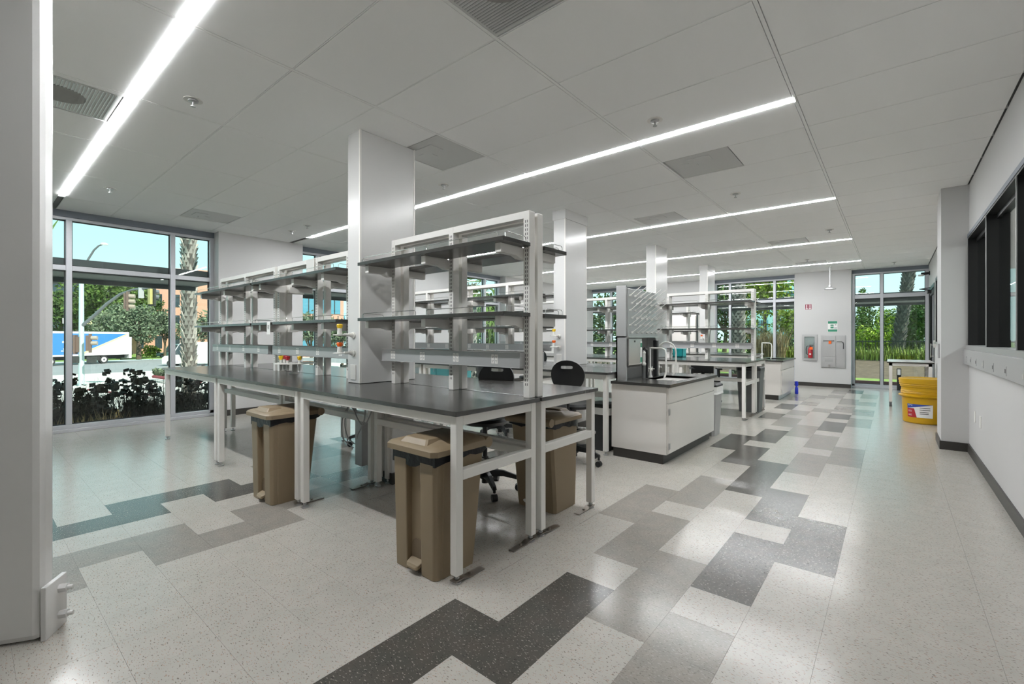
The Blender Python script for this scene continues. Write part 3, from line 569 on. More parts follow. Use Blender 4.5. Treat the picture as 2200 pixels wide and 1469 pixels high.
# ------------------------------------------------------------------ step-on bins
def step_bin(lab, loc, rz, name='step_on_bin', badge=False):
    t = thing(name, lab, 'waste bin', (0, 0, 0), 'tan step-on bins')
    # front faces -y; footprint centred
    def ring(z, w, y0, y1, c):
        return [(-w + c, y0, z), (w - c, y0, z), (w, y0 + c, z), (w, y1 - c, z), (w - c, y1, z), (-w + c, y1, z), (-w, y1 - c, z), (-w, y0 + c, z)]
    MB().loops([ring(0.0, 0.183, -0.115, 0.155, 0.02), ring(0.06, 0.188, -0.118, 0.160, 0.02), ring(0.66, 0.198, -0.120, 0.225, 0.02), ring(0.70, 0.20, -0.122, 0.235, 0.02)]).build('body', 'bin', t, True)
    for s in (-1, 1):
        pts = [(s * 0.075, s * 0.188), (s * 0.07, s * 0.186)]
        a, b = sorted((s * 0.062, s * 0.183)); a2, b2 = sorted((s * 0.062, s * 0.192))
        MB().loops([[(a, -0.150, 0.0), (b - 0.02 * (s > 0), -0.150, 0), (b, -0.13, 0), (b, -0.10, 0), (a, -0.10, 0)] if s > 0 else [(a, -0.13, 0), (a + 0.02, -0.150, 0), (b, -0.150, 0), (b, -0.10, 0), (a, -0.10, 0)],
                    [(a2, -0.162, 0.64), (b2 - 0.02, -0.162, 0.64), (b2, -0.14, 0.64), (b2, -0.10, 0.64), (a2, -0.10, 0.64)] if s > 0 else [(a2, -0.14, 0.64), (a2 + 0.02, -0.162, 0.64), (b2, -0.162, 0.64), (b2, -0.10, 0.64), (a2, -0.10, 0.64)]]).build('front_pillar', 'bin', t, bevel=0.006)
    arch = [(-0.055, 0.0), (0.055, 0.0), (0.055, 0.13)] + [(0.055 * cos(a), 0.13 + 0.055 * sin(a)) for a in [pi * i / 8 for i in range(1, 8)]] + [(-0.055, 0.13)]
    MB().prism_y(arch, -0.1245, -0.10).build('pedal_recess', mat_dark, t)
    MB().loops([[(x, -0.12, z) for x, z in ((-0.055, 0.055), (0.055, 0.055), (0.055, 0.075), (-0.055, 0.075))], [(x, -0.165, z) for x, z in ((-0.05, 0.03), (0.05, 0.03), (0.05, 0.055), (-0.05, 0.055))], [(x, -0.175, z) for x, z in ((-0.035, 0.03), (0.035, 0.03), (0.035, 0.042), (-0.035, 0.042))]]).build('pedal', 'bin', t, bevel=0.004)
    N = 30; L0, L1 = [], []
    for i in range(N):
        a = 2 * pi * i / N; cx, cy = cos(a), sin(a); k = 1 / max(abs(cx), abs(cy)); x, y = cx * k, cy * k
        X, Yy = x * 0.208, 0.045 + y * 0.205
        L0.append((X, Yy, 0.705)); L1.append((X * 1.01, Yy - 0.0, 0.655 - 0.055 * max(0, -y) * (1 - 0.55 * abs(x + 0.3)) + 0.008 * sin(a * 9)))
    MB().loops([L0, L1], False, False).build('bin_liner', 'bag', t, True)
    lw = 0.222
    def lring(z, w, y0, y1, c): return ring(z, w, y0, y1, c)
    MB().loops([lring(0.688, lw - 0.006, -0.188, 0.235, 0.03), lring(0.69, lw, -0.195, 0.24, 0.03), lring(0.72, lw, -0.195, 0.24, 0.03), lring(0.732, lw - 0.012, -0.183, 0.24, 0.03), lring(0.742, lw - 0.05, -0.13, 0.22, 0.03), lring(0.752, lw - 0.07, -0.06, 0.20, 0.03)]).build('lid', 'bin', t, True)
    MB().loops([lring(0.735, 0.12, -0.165, -0.02, 0.01), lring(0.765, 0.095, -0.135, -0.035, 0.01)]).build('lid_handle', 'bin', t, bevel=0.004)
    MB().cyl((-0.215, 0.245, 0.705), (0.215, 0.245, 0.705), 0.032, n=18).build('hinge_barrel', 'bin', t, True)
    if badge: MB().lathe([(0.001, 0), (0.03, 0), (0.03, 0.003), (0.001, 0.003)], 0, 0, 18).build('badge', 'pvc', t)
    t.location = loc; t.rotation_euler = (0, 0, rz)
    if badge:
        b = [c for c in t.children if c.name.startswith('badge')][0]; b.rotation_euler = (pi / 2, 0, pi); b.location = (0.09, 0.157, 0.045); b.scale = (1, 0.5, 1)
    return t
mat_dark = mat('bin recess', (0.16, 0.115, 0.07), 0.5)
step_bin('tan step-on bin with black liner under the near corner of the front bench run', (-2.095, 1.80, 0), 0)
step_bin('tan step-on bin under the middle of the front bench run, second from the corner', (-3.965, 1.72, 0), 0)
step_bin('tan step-on bin seen from behind, under the far aisle end of the front bench run', (-2.14, 3.02, 0), pi, badge=True)
def square_bin(lab, loc, m, w, h, lid, bag=None):
    t = thing('rubbish_bin', lab, 'waste bin', loc)
    x, y, _ = loc
    def rg(z, k): c = 0.03; return [(x - k + c, y - k, z), (x + k - c, y - k, z), (x + k, y - k + c, z), (x + k, y + k - c, z), (x + k - c, y + k, z), (x - k + c, y + k, z), (x - k, y + k - c, z), (x - k, y - k + c, z)]
    MB().loops([rg(0, w * 0.84), rg(h * 0.93, w), rg(h, w * 1.04)]).build('body', m, t)
    if bag: MB().loops([rg(h + 0.01, w * 1.07), rg(h * 0.9, w * 1.06), rg(h * 0.86, w * 1.09)], False, False).build('bin_liner', bag, t)
    MB().loops([rg(h, w * 1.03), rg(h + lid, w * 1.05), rg(h + lid + 0.02, w * 0.9)]).build('lid', 'black', t)
    return t
square_bin('tall dark grey bin with black top under the third bench run by the aisle', (-1.98, 9.16, 0), 'gbin', 0.19, 0.74, 0.05, None)
square_bin('black bin with pale liner tucked under the second bench run beside the sink cabinet', (-2.68, 4.95, 0), 'black', 0.15, 0.50, 0.03, 'paper')
square_bin('light grey bin with liner standing behind the near sink cabinet', (-1.99, 6.62, 0), 'race', 0.17, 0.66, 0.03, 'paper')
# ------------------------------------------------------------------ lab stools
def stool():
    t = thing('lab_stool', 'x', 'stool', (0, 0, 0), 'black lab stools')
    MB().cyl((0, 0, 0.07), (0, 0, 0.30), 0.03, n=14).cyl((0, 0, 0.30), (0, 0, 0.60), 0.02, n=12).lathe([(0.045, 0.11), (0.045, 0.20)], 0, 0, 14).build('gas_column', 'black', t, True)
    for i in range(5):
        a = 2 * pi * i / 5 + 0.35; c, s = cos(a), sin(a)
        L = [[(c * r - s * w, s * r + c * w, z0) for w, z0 in ((-wd, z - th), (wd, z - th), (wd * 0.7, z), (-wd * 0.7, z))] for r, z, wd, th in ((0.02, 0.19, 0.03, 0.06), (0.16, 0.175, 0.024, 0.045), (0.30, 0.125, 0.018, 0.03))]
        l = MB().loops(L).cyl((c * 0.29, s * 0.29, 0.12), (c * 0.29, s * 0.29, 0.07), 0.012, n=8).build('base_arm', 'black', t)
        MB().cyl((c * 0.29 - s * 0.022, s * 0.29 + c * 0.022, 0.03), (c * 0.29 + s * 0.022, s * 0.29 - c * 0.022, 0.03), 0.03, n=14).build('caster', 'black', l, True)
    MB().tube([(0.22 * cos(2 * pi * i / 24), 0.22 * sin(2 * pi * i / 24), 0.33) for i in range(25)], 0.010, 8).build('foot_ring', 'chrome', t, True)
    for i in range(3):
        a = 2 * pi * i / 3; MB().cyl((0.03 * cos(a), 0.03 * sin(a), 0.28), (0.22 * cos(a), 0.22 * sin(a), 0.33), 0.007, n=6).build('ring_spoke', 'chrome', t, True)
    MB().lathe([(0.10, 0.575), (0.19, 0.59), (0.215, 0.62), (0.20, 0.645), (0.05, 0.64)], 0, 0, 24).build('seat', 'black', t, True)
    MB().tube([(0, 0.02, 0.57), (0, 0.20, 0.57), (0, 0.26, 0.62), (0, 0.27, 0.90)], 0.018, 8).build('back_bracket', 'black', t, True)
    N = 40; F0, F1, S0, S1 = [], [], [], []
    for i in range(N):
        a = 2 * pi * i / N; c, s = cos(a), sin(a)
        x, z = (0.175 + 0.02 * s) * c, 0.935 + 0.17 * s
        sg = lambda v: (1 if v >= 0 else -1)
        hx, hz_ = 0.062 * sg(c) * abs(c) ** 0.35, 1.035 + 0.017 * sg(s) * abs(s) ** 0.6
        f = lambda xx, dz: 0.29 - 1.1 * xx * xx * 0.9 + 0.06 * (dz - 0.9)
        F0.append((x, f(x, z) - 0.009, z)); F1.append((x, f(x, z) + 0.009, z)); S0.append((hx, f(hx, hz_) - 0.009, hz_)); S1.append((hx, f(hx, hz_) + 0.009, hz_))
    MB().loops([S0, F0, F1, S1, S0], False, False).build('backrest', 'black', t, True)
    return t
s0 = stool()
STO = [(-2.74, 2.93, 0.35, 'black lab stool tucked under the far aisle end of the front bench run'), (-2.62, 4.20, pi + 0.30, 'black lab stool with its round back turned to the camera, before the sink cabinet'), (-4.05, 4.62, pi - 0.3, 'black lab stool pushed under the middle of the second bench run'), (-4.9, 3.25, -0.2, 'black lab stool behind the middle of the front bench run'), (-5.0, 6.55, 0.1, 'black lab stool behind the second bench run, nearer the column'), (-5.75, 6.6, -0.3, 'black lab stool behind the second bench run, nearer the window')]
for i, (x, y, a, lab) in enumerate(STO):
    o = s0 if i == 0 else dup(s0)
    o.location = (x, y, 0); o.rotation_euler = (0, 0, a); o['label'] = lab
# office chair beyond the third run
oc = thing('office_chair', 'black office chair with armrests under the far side of the third bench run', 'chair', (0, 0, 0))
MB().cyl((0, 0, 0.08), (0, 0, 0.44), 0.028).build('gas_column', 'black', oc, True)
for i in range(5):
    a = 2 * pi * i / 5 + 0.2; c, s = cos(a), sin(a)
    l = MB().loops([[(c * r - s * q, s * r + c * q, z0) for q, z0 in ((-wd, z - 0.04), (wd, z - 0.04), (wd * 0.6, z), (-wd * 0.6, z))] for r, z, wd in ((0.02, 0.15, 0.03), (0.31, 0.11, 0.018))]).build('base_arm', 'black', oc)
    MB().cyl((c * 0.30 - s * 0.025, s * 0.30 + c * 0.025, 0.032), (c * 0.30 + s * 0.025, s * 0.30 - c * 0.025, 0.032), 0.032, n=14).build('caster', 'black', l, True)
box('seat', 'black', -0.24, 0.24, -0.24, 0.22, 0.44, 0.51, oc, bevel=0.02)
MB().loops([[(-0.22, 0.24, 0.58), (0.22, 0.24, 0.58), (0.22, 0.28, 0.58), (-0.22, 0.28, 0.58)], [(-0.23, 0.27, 0.8), (0.23, 0.27, 0.8), (0.23, 0.30, 0.8), (-0.23, 0.30, 0.8)], [(-0.18, 0.26, 0.93), (0.18, 0.26, 0.93), (0.18, 0.29, 0.93), (-0.18, 0.29, 0.93)]]).build('backrest', 'black', oc, bevel=0.01)
MB().box(-0.03, 0.03, 0.2, 0.26, 0.46, 0.62).build('back_bracket', 'black', oc)
for s in (-1, 1): MB().box(s * 0.26 - 0.015, s * 0.26 + 0.015, -0.05, 0.05, 0.46, 0.68).box(s * 0.26 - 0.035, s * 0.26 + 0.035, -0.15, 0.14, 0.68, 0.71).build('armrest', 'black', oc, bevel=0.008)
oc.location = (-2.95, 9.75, 0); oc.rotation_euler = (0, 0, 0.5)
# ------------------------------------------------------------------ power column and cables below the front run
t = thing('power_box', 'grey vertical power box with hanging cables between the front benches', 'power box', (-3.97, 2.50, 0.10))
box('enclosure', 'race', -4.03, -3.91, 2.455, 2.53, 0.10, 0.56, t, bevel=0.004)
for k, pts in enumerate(([(-4.0, 2.46, 0.58), (-4.12, 2.45, 0.66), (-4.24, 2.44, 0.50), (-4.22, 2.44, 0.33), (-4.05, 2.45, 0.26)], [(-3.98, 2.46, 0.58), (-4.08, 2.45, 0.70), (-4.17, 2.43, 0.52), (-4.14, 2.44, 0.36), (-4.03, 2.45, 0.30)], [(-3.66, 2.30, 0.86), (-3.70, 2.25, 0.70), (-3.58, 2.26, 0.56), (-3.52, 2.30, 0.68), (-3.50, 2.33, 0.86)], [(-3.60, 2.30, 0.86), (-3.56, 2.26, 0.62), (-3.66, 2.26, 0.48), (-3.74, 2.30, 0.42)], [(-5.2, 2.98, 0.80), (-5.1, 2.95, 0.62), (-4.95, 2.95, 0.60), (-4.8, 2.98, 0.80)])):
    P4 = [Vector(p) for p in pts]; out = []
    for i in range(len(P4) - 1):
        p0, p1, p2, p3 = P4[max(i - 1, 0)], P4[i], P4[i + 1], P4[min(i + 2, len(P4) - 1)]
        for j in range(5):
            u = j / 5; out.append(0.5 * ((2 * p1) + (-p0 + p2) * u + (2 * p0 - 5 * p1 + 4 * p2 - p3) * u * u + (-p0 + 3 * p1 - 3 * p2 + p3) * u ** 3))
    MB().tube(out + [P4[-1]], 0.006, 6).build('cable', 'cable', t, True)
# teal cabinet and crate
t = thing('storage_cabinet', 'teal low storage cabinet near the left windows behind the second bench run', 'cabinet', (-7.8, 7.0, 0))
MB().box(-8.45, -7.35, 6.85, 7.4, 0.06, 1.08).build('body', 'tealw', t, bevel=0.006)
MB().box(-8.42, -7.38, 6.87, 7.38, 0, 0.06).build('plinth', 'base', t)
for x0, x1 in ((-8.43, -7.91), (-7.89, -7.37)):
    d = MB().box(x0, x1, 6.838, 6.85, 0.09, 1.06).build('door', 'tealw', t, bevel=0.003); MB().cyl((x1 - 0.05, 6.82, 0.55), (x1 - 0.05, 6.82, 0.70), 0.006).build('handle', 'steel', d)
t = thing('plastic_crate', 'bright teal plastic crate standing on the bench behind the third shelving', 'crate', (-3.3, 9.25, TZ))
b = MB().box(-3.40, -3.20, 9.15, 9.35, TZ, TZ + 0.01)
for q in ((-3.40, -3.392, 9.15, 9.35), (-3.208, -3.20, 9.15, 9.35), (-3.40, -3.20, 9.15, 9.158), (-3.40, -3.20, 9.342, 9.35)): b.box(*q, TZ, TZ + 0.16)
b.box(-3.41, -3.19, 9.14, 9.15, TZ + 0.15, TZ + 0.17).box(-3.41, -3.19, 9.35, 9.36, TZ + 0.15, TZ + 0.17).box(-3.41, -3.40, 9.14, 9.36, TZ + 0.15, TZ + 0.17).box(-3.20, -3.19, 9.14, 9.36, TZ + 0.15, TZ + 0.17)
b.build('tub', 'teal', t); MB().box(-3.34, -3.33, 9.148, 9.15, TZ + 0.02, TZ + 0.14).build('label', 'paper', t)
# white freezer by the far wall
t = thing('upright_freezer', 'white upright freezer against the far wall behind the third shelving', 'freezer', (-5.0, 14.4, 0))
MB().box(-5.4, -4.55, 14.2, 14.85, 0.08, 2.02).build('body', 'white2', t, bevel=0.01); MB().box(-5.38, -4.57, 14.14, 14.2, 0.12, 1.99).build('door', 'white2', t, bevel=0.01)
MB().box(-5.41, -4.54, 14.2, 14.85, 2.02, 2.06).box(-4.55, -4.53, 14.19, 14.3, 0.08, 2.04).build('gasket', 'blackm', t); MB().box(-5.38, -4.57, 14.22, 14.83, 0, 0.08).build('plinth', 'base', t); MB().cyl((-5.3, 14.10, 1.0), (-5.3, 14.10, 1.4), 0.012).box(-5.31, -5.29, 14.10, 14.14, 1.02, 1.04).box(-5.31, -5.29, 14.10, 14.14, 1.36, 1.38).build('handle', 'steel', t)
# ------------------------------------------------------------------ far wall fittings
yw = 14.9
t = thing('extinguisher_cabinet', 'grey recessed fire extinguisher cabinet on the far white wall', 'cabinet', (-1.75, yw, 1.05))
b = MB()
for q in ((-1.925, -1.865, 0.70, 1.41), (-1.63, -1.57, 0.70, 1.41), (-1.865, -1.63, 0.70, 0.76), (-1.865, -1.63, 1.35, 1.41)): b.box(q[0], q[1], yw - 0.025, yw, q[2], q[3])
b.build('frame', 'steelm', t); box('back', 'race', -1.865, -1.63, yw - 0.006, yw - 0.001, 0.76, 1.35, t)
box('door_glass', 'glass', -1.865, -1.63, yw - 0.024, yw - 0.022, 0.76, 1.35, t)
x = -1.72
e = thing('fire_extinguisher', 'red fire extinguisher with an orange tag inside the grey cabinet', 'extinguisher', (x, yw - 0.05, 0.78))
MB().lathe([(0.05, 0.775), (0.055, 0.79), (0.055, 1.0), (0.04, 1.04), (0.018, 1.06), (0.018, 1.09)], x, yw - 0.085, 16).build('cylinder', 'red', e, True)
MB().box(x - 0.03, x + 0.06, yw - 0.095, yw - 0.075, 1.09, 1.11).box(x - 0.02, x + 0.07, yw - 0.09, yw - 0.08, 1.12, 1.13).build('handle', 'black', e)
MB().tube([(x - 0.02, yw - 0.085, 1.10), (x - 0.08, yw - 0.085, 1.09), (x - 0.10, yw - 0.085, 1.0), (x - 0.085, yw - 0.085, 0.88), (x - 0.06, yw - 0.085, 0.86)], 0.009, 8).build('hose', 'black', e, True)
box('tag', 'orange', x, x + 0.06, yw - 0.15, yw - 0.147, 1.0, 1.07, e); l = MB().lathe([(0.022, 0), (0.022, 0.002)], 0, 0, 14).build('label', 'paper', None); l.parent = e
l.rotation_euler = (pi / 2, 0, 0); l.location = (0.0, -0.088, 0.10)
t = thing('eyewash_station', 'steel recessed eyewash and drench station with black handles on the far wall', 'eyewash', (-1.21, yw, 0.95))
box('panel', 'steelm', -1.485, -0.945, yw - 0.02, yw, 0.52, 1.39, t, bevel=0.003)
MB().box(-1.46, -1.16, yw - 0.032, yw - 0.02, 0.82, 1.37).box(-1.148, -0.96, yw - 0.030, yw - 0.02, 0.54, 1.37).box(-1.46, -1.16, yw - 0.032, yw - 0.02, 0.54, 0.80).build('door_plate', 'steelm', t, bevel=0.002)
MB().cyl((-1.42, yw - 0.06, 1.24), (-1.20, yw - 0.06, 1.24), 0.009).box(-1.43, -1.41, yw - 0.06, yw - 0.03, 1.23, 1.25).box(-1.21, -1.19, yw - 0.06, yw - 0.03, 1.23, 1.25).build('pull_bar', 'black', t)
MB().tube([(-1.13, yw - 0.05, 1.22), (-1.03, yw - 0.05, 1.22), (-1.0, yw - 0.05, 1.20), (-0.99, yw - 0.05, 1.15), (-0.99, yw - 0.05, 1.03)], 0.009).build('drench_lever', 'black', t)
box('tag', 'orange', -1.31, -1.25, yw - 0.075, yw - 0.072, 1.16, 1.235, t); box('drain_cup', 'steel', -1.33, -1.29, yw - 0.07, yw - 0.032, 0.54, 0.60, t); box('plate_label', 'race', -1.40, -1.22, yw - 0.035, yw - 0.033, 0.68, 0.74, t)
def text(s, size, m, loc, rot, parent, name='lettering', ext=0.0008, ax='LEFT'):
    cu = bpy.data.curves.new(name, 'FONT'); cu.body = s; cu.size = size; cu.extrude = ext; cu.align_x = ax; cu.align_y = 'CENTER'
    tmp = bpy.data.objects.new(name, cu); COL.objects.link(tmp); me = bpy.data.meshes.new_from_object(tmp); bpy.data.objects.remove(tmp); me.materials.clear(); me.materials.append(M[m]); o = bpy.data.objects.new(name, me); COL.objects.link(o); o.location = Vector(loc) - ORG.get(parent.name, Vector()); o.rotation_euler = rot; o.parent = parent; return o
t = thing('eyewash_sign', 'green and white eyewash sign above the steel station', 'sign', (-1.23, yw, 1.63))
box('board', 'paper', -1.335, -1.12, yw - 0.004, yw, 1.48, 1.77, t)
MB().box(-1.33, -1.125, yw - 0.0055, yw - 0.004, 1.70, 1.765).box(-1.33, -1.125, yw - 0.0055, yw - 0.004, 1.485, 1.545).box(-1.275, -1.205, yw - 0.0055, yw - 0.004, 1.575, 1.675).build('print', 'green', t)
l = MB().lathe([(0.014, 0), (0.014, 0.002)], -0.018, 0, 12).lathe([(0.014, 0), (0.014, 0.002)], 0.018, 0, 12).build('pictogram', 'paper', None); l.parent = t
l.rotation_euler = (pi / 2, 0, 0); l.location = (-0.01, -0.0055, 0.0)
MB().box(-1.195, -1.13, yw - 0.0055, yw - 0.004, 1.578, 1.59).box(-1.18, -1.145, yw - 0.0055, yw - 0.004, 1.66, 1.675).build('pictogram_lines', 'slot', t)
t = thing('fire_sign', 'small maroon and white pair of fire equipment pictograms high on the far wall', 'sign', (-1.77, yw, 2.17))
for x0 in (-1.848, -1.773): MB().box(x0, x0 + 0.07, yw - 0.004, yw, 2.10, 2.24).build('panel', 'maroon', t); MB().box(x0 + 0.025, x0 + 0.045, yw - 0.0055, yw - 0.004, 2.14, 2.23).build('pictogram', 'paper', t); MB().box(x0 + 0.012, x0 + 0.058, yw - 0.0055, yw - 0.004, 2.11, 2.13).build('pictogram', 'paper', t)
t = thing('emergency_shower', 'steel emergency shower head hanging on a pipe from the far ceiling', 'shower', (-1.21, 14.0, 2.53))
MB().cyl((-1.21, 14.0, 2.6), (-1.21, 14.0, CZ), 0.014, n=10).cyl((-1.21, 14.0, CZ - 0.02), (-1.21, 14.0, CZ), 0.035, n=14).build('pipe', 'steelm', t, True)
MB().lathe([(0.02, 2.66), (0.03, 2.64), (0.03, 2.61), (0.06, 2.585), (0.125, 2.565), (0.13, 2.545), (0.10, 2.535), (0.01, 2.535)], -1.21, 14.0, 24).build('head', 'steelm', t, True)
# blue bottle by far sink kick
t = thing('plastic_jug', 'small bright blue plastic jug on the floor by the far sink cabinet', 'jug', (-1.74, 12.62, 0))
MB().lathe([(0.03, 0), (0.035, 0.01), (0.035, 0.14), (0.018, 0.165), (0.018, 0.18)], -1.74, 12.62, 14).build('body', 'bluep', t, True); MB().lathe([(0.02, 0.18), (0.035, 0.19), (0.035, 0.29), (0.012, 0.30)], -1.74, 12.62, 14).build('cap', 'bluep', t, True)
# ------------------------------------------------------------------ yellow drum
dx, dy = 0.378, 9.67
t = thing('overpack_drum', 'yellow plastic screw lid drum by the right wall pier', 'drum', (dx, dy, 0))
MB().lathe([(0.235, 0.0), (0.25, 0.015), (0.262, 0.395), (0.285, 0.41), (0.30, 0.415), (0.302, 0.43), (0.285, 0.44), (0.27, 0.445), (0.272, 0.46), (0.278, 0.465), (0.272, 0.475), (0.276, 0.48), (0.272, 0.49), (0.278, 0.50), (0.27, 0.51), (0.27, 0.56)], dx, dy, 40).build('body', 'yellow', t, True)
MB().lathe([(0.275, 0.555), (0.283, 0.56), (0.283, 0.585), (0.293, 0.59), (0.289, 0.605), (0.298, 0.62), (0.295, 0.64), (0.303, 0.665), (0.300, 0.69), (0.28, 0.695), (0.26, 0.685), (0.01, 0.685)], dx, dy, 40).build('lid', 'yellow', t, True)
def patch(name, m, a0, a1, z0, z1, z0b=None, off=0.003, n=8, z1b=None):
    """curved sticker on the drum wall between two bearings"""
    mm = MB()
    for i in range(n):
        q = []
        for k in (i, i + 1):
            u = k / n; a = radians(a0 + (a1 - a0) * u); lo = z0 + ((z0b if z0b is not None else z0) - z0) * u; hi = z1 + ((z1b if z1b is not None else z1) - z1) * u
            for z in (lo, hi):
                r = 0.25 + 0.012 * (z - 0.015) / 0.38 + off; q.append((dx + r * cos(a), dy + r * sin(a), z))
        mm.quad(q[0], q[2], q[3], q[1])
    return mm.build(name, m, t)
patch('sticker', 'paper', 222, 292, 0.10, 0.30)
patch('sticker_band', 'blue', 222, 292, 0.235, 0.302, 0.302, 0.0036)
patch('sticker_red', 'red', 222, 243, 0.098, 0.235, off=0.0036)
patch('sticker_red', 'red', 243, 250, 0.098, 0.235, off=0.0036, n=1, z1b=0.10)
for zz0 in (0.245, 0.215, 0.18, 0.155): patch('sticker_text', 'slot', 258, 285 - 4 * (zz0 < 0.2), zz0, zz0 + 0.008, off=0.0038)
for i, ch in enumerate('SPC'):
    a = radians(225 + i * 4.4); r = 0.2625
    text(ch, 0.034, 'paper', (dx + r * cos(a), dy + r * sin(a), 0.284), (pi / 2, 0, a + pi / 2), t)
for zz0 in (0.20, 0.185, 0.14, 0.125): patch('sticker_text', 'paper', 225, 236, zz0, zz0 + 0.005, off=0.004)
# ------------------------------------------------------------------ rolling table on the right
t = thing('rolling_table', 'white rolling table with pale top behind the yellow drum', 'table', (0.25, 12.0, 0))
ty0, ty1, tx0, tx1, th = 11.45, 12.65, -0.08, 0.60, 0.865
MB().box(tx0, tx1, ty0, ty1, th - 0.022, th).build('tabletop', 'shelf', t); MB().box(tx0 + 0.004, tx1 - 0.004, ty0 + 0.004, ty1 - 0.004, th, th + 0.004).build('top_sheet', 'white2', t)
MB().box(tx0 + 0.03, tx1 - 0.03, ty0 + 0.03, ty0 + 0.08, th - 0.075, th - 0.022).box(tx0 + 0.03, tx1 - 0.03, ty1 - 0.08, ty1 - 0.03, th - 0.075, th - 0.022).box(tx0 + 0.03, tx0 + 0.08, ty0 + 0.08, ty1 - 0.08, th - 0.075, th - 0.022).box(tx1 - 0.08, tx1 - 0.03, ty0 + 0.08, ty1 - 0.08, th - 0.075, th - 0.022).build('apron', 'white', t)
for x in (tx0 + 0.03, tx1 - 0.08):
    for y in (ty0 + 0.03, ty1 - 0.08):
        l = box('leg', 'white', x, x + 0.05, y, y + 0.05, 0.09, th - 0.022, t)
        MB().cyl((x + 0.005, y + 0.025, 0.035), (x + 0.045, y + 0.025, 0.035), 0.035, n=16).box(x + 0.0, x + 0.05, y, y + 0.05, 0.08, 0.095).build('caster', 'gbin', l)
t = thing('barcode_scanner', 'small black handset with blue screen on the windowsill behind the drum', 'handset', (0.12, 15.1, 0))
MB().box(0.09, 0.17, 15.08, 15.12, 0.0, 0.36).build('stand', 'black', t, bevel=0.004); MB().box(0.085, 0.175, 15.06, 15.09, 0.36, 0.55).build('body', 'black', t, bevel=0.006); MB().box(0.10, 0.16, 15.058, 15.06, 0.39, 0.53).build('screen', 'paper', t)
# ------------------------------------------------------------------ right wall: windows, door, raceway, plates
def dark_window(name, y0, y1, z0, z1, mull, lab, dep=0.14):
    f = MB(); x0, x1 = XR - 0.012, XR + dep
    f.box(x0, x1, y0, y0 + 0.03, z0, z1).box(x0, x1, y1 - 0.03, y1, z0, z1).box(x0, x1, y0, y1, z1 - 0.03, z1)
    root = struct(f.build(name, 'blackm', None), lab)
    MB().box(XR - 0.03, x1, y0, y1, z0 - 0.035, z0 + 0.012).build('sill', 'steelm', root)
    MB().box(XR - 0.016, XR - 0.010, y0, y1, z1 - 0.012, z1 + 0.028).build('head_trim', 'head', root)
    us = [y0 + 0.03] + list(mull) + [y1 - 0.03]
    for u in mull:
        MB().box(x0, x1, u - 0.05, u + 0.005, z0, z1 - 0.03).build('mullion', 'blackm', root); MB().box(x0 - 0.006, x0, u - 0.052, u - 0.04, z0, z1 - 0.03).build('mullion_edge', 'steelm', root)
    for i in range(len(us) - 1):
        MB().box(XR + 0.066, XR + 0.072, us[i], us[i + 1] - (0.05 if i < len(us) - 2 else 0), z0, z1 - 0.03).build('pane', 'glass', root)
        MB().box(XR + 0.056, XR + 0.082, us[i], us[i + 1], z1 - 0.07, z1 - 0.03).build('stop', 'blackm', root)
    return root
dark_window('window_8', 4.0, 7.51, 1.235, 2.51, (4.81, 6.18), 'black framed window in the right wall above the grey raceway')
dark_window('window_9', 9.0, 12.7, 1.235, 2.51, (10.9,), 'black framed window in the right wall beyond the pier')
b = MB().box(XR - 0.01, XR + 0.14, 13.2, 13.28, 0, 2.5).box(XR - 0.01, XR + 0.14, 14.87, 14.95, 0, 2.5).box(XR - 0.01, XR + 0.14, 13.28, 14.87, 2.42, 2.5)
dr = struct(b.build('door_1', 'blackm', None), 'black framed glass door at the far end of the right wall')
lf = MB().box(XR + 0.0, XR + 0.045, 13.29, 13.39, 0.01, 2.41).box(XR, XR + 0.045, 14.76, 14.86, 0.01, 2.41).box(XR, XR + 0.045, 13.39, 14.76, 0.01, 0.25).box(XR, XR + 0.045, 13.39, 14.76, 2.31, 2.41).build('leaf', 'blackm', dr)
MB().box(XR + 0.018, XR + 0.026, 13.39, 14.76, 0.25, 2.31).build('leaf_glass', 'glassd', dr); MB().cyl((XR - 0.05, 13.36, 0.9), (XR - 0.05, 13.36, 1.2), 0.012).box(XR - 0.05, XR, 13.35, 13.37, 0.92, 0.94).box(XR - 0.05, XR, 13.35, 13.37, 1.16, 1.18).build('door_handle', 'steel', dr)
MB().box(XR - 0.06, XR, 14.3, 14.6, 2.36, 2.43).tube([(XR - 0.03, 14.35, 2.43), (XR - 0.2, 14.2, 2.45), (XR - 0.03, 14.05, 2.46)], 0.012).build('door_closer', 'black', dr)
MB().box(XR - 0.003, XR - 0.0005, 13.30, 13.37, 1.62, 1.80).build('blue_tape', mat('blue tape', (0.03, 0.25, 0.5), 0.5), dr)
t = thing('security_camera', 'small black security camera high on the right wall by the far window', 'camera', (XR, 14.7, 2.86))
MB().cyl((XR, 14.7, 2.86), (XR - 0.02, 14.7, 2.86), 0.05, n=16).cyl((XR - 0.02, 14.7, 2.86), (XR - 0.16, 14.7, 2.85), 0.03, 0.035).build('body', 'black', t, True); MB().lathe([(0.05, 2.80), (0.06, 2.82), (0.05, 2.835)], XR - 0.16, 14.7, 14).build('dome', 'pvc', t, True)
t = thing('wall_raceway', 'long grey outlet raceway under the black framed right window', 'raceway', (XR, 5.9, 1.12))
rc = MB().box(XR - 0.05, XR, 3.0, 7.505, 1.03, 1.20).build('channel', 'race', t, bevel=0.003)
for i, y in enumerate((7.2, 6.85, 6.45, 6.0, 5.45, 4.9, 4.3)):
    MB().box(XR - 0.0525, XR - 0.05, y - 0.035, y + 0.035, 1.055, 1.125).build('outlet_plate', 'race', t); MB().box(XR - 0.0535, XR - 0.0525, y - 0.012, y + 0.012, 1.075, 1.105).build('outlet', 'slot' if i % 3 else 'steel', t)
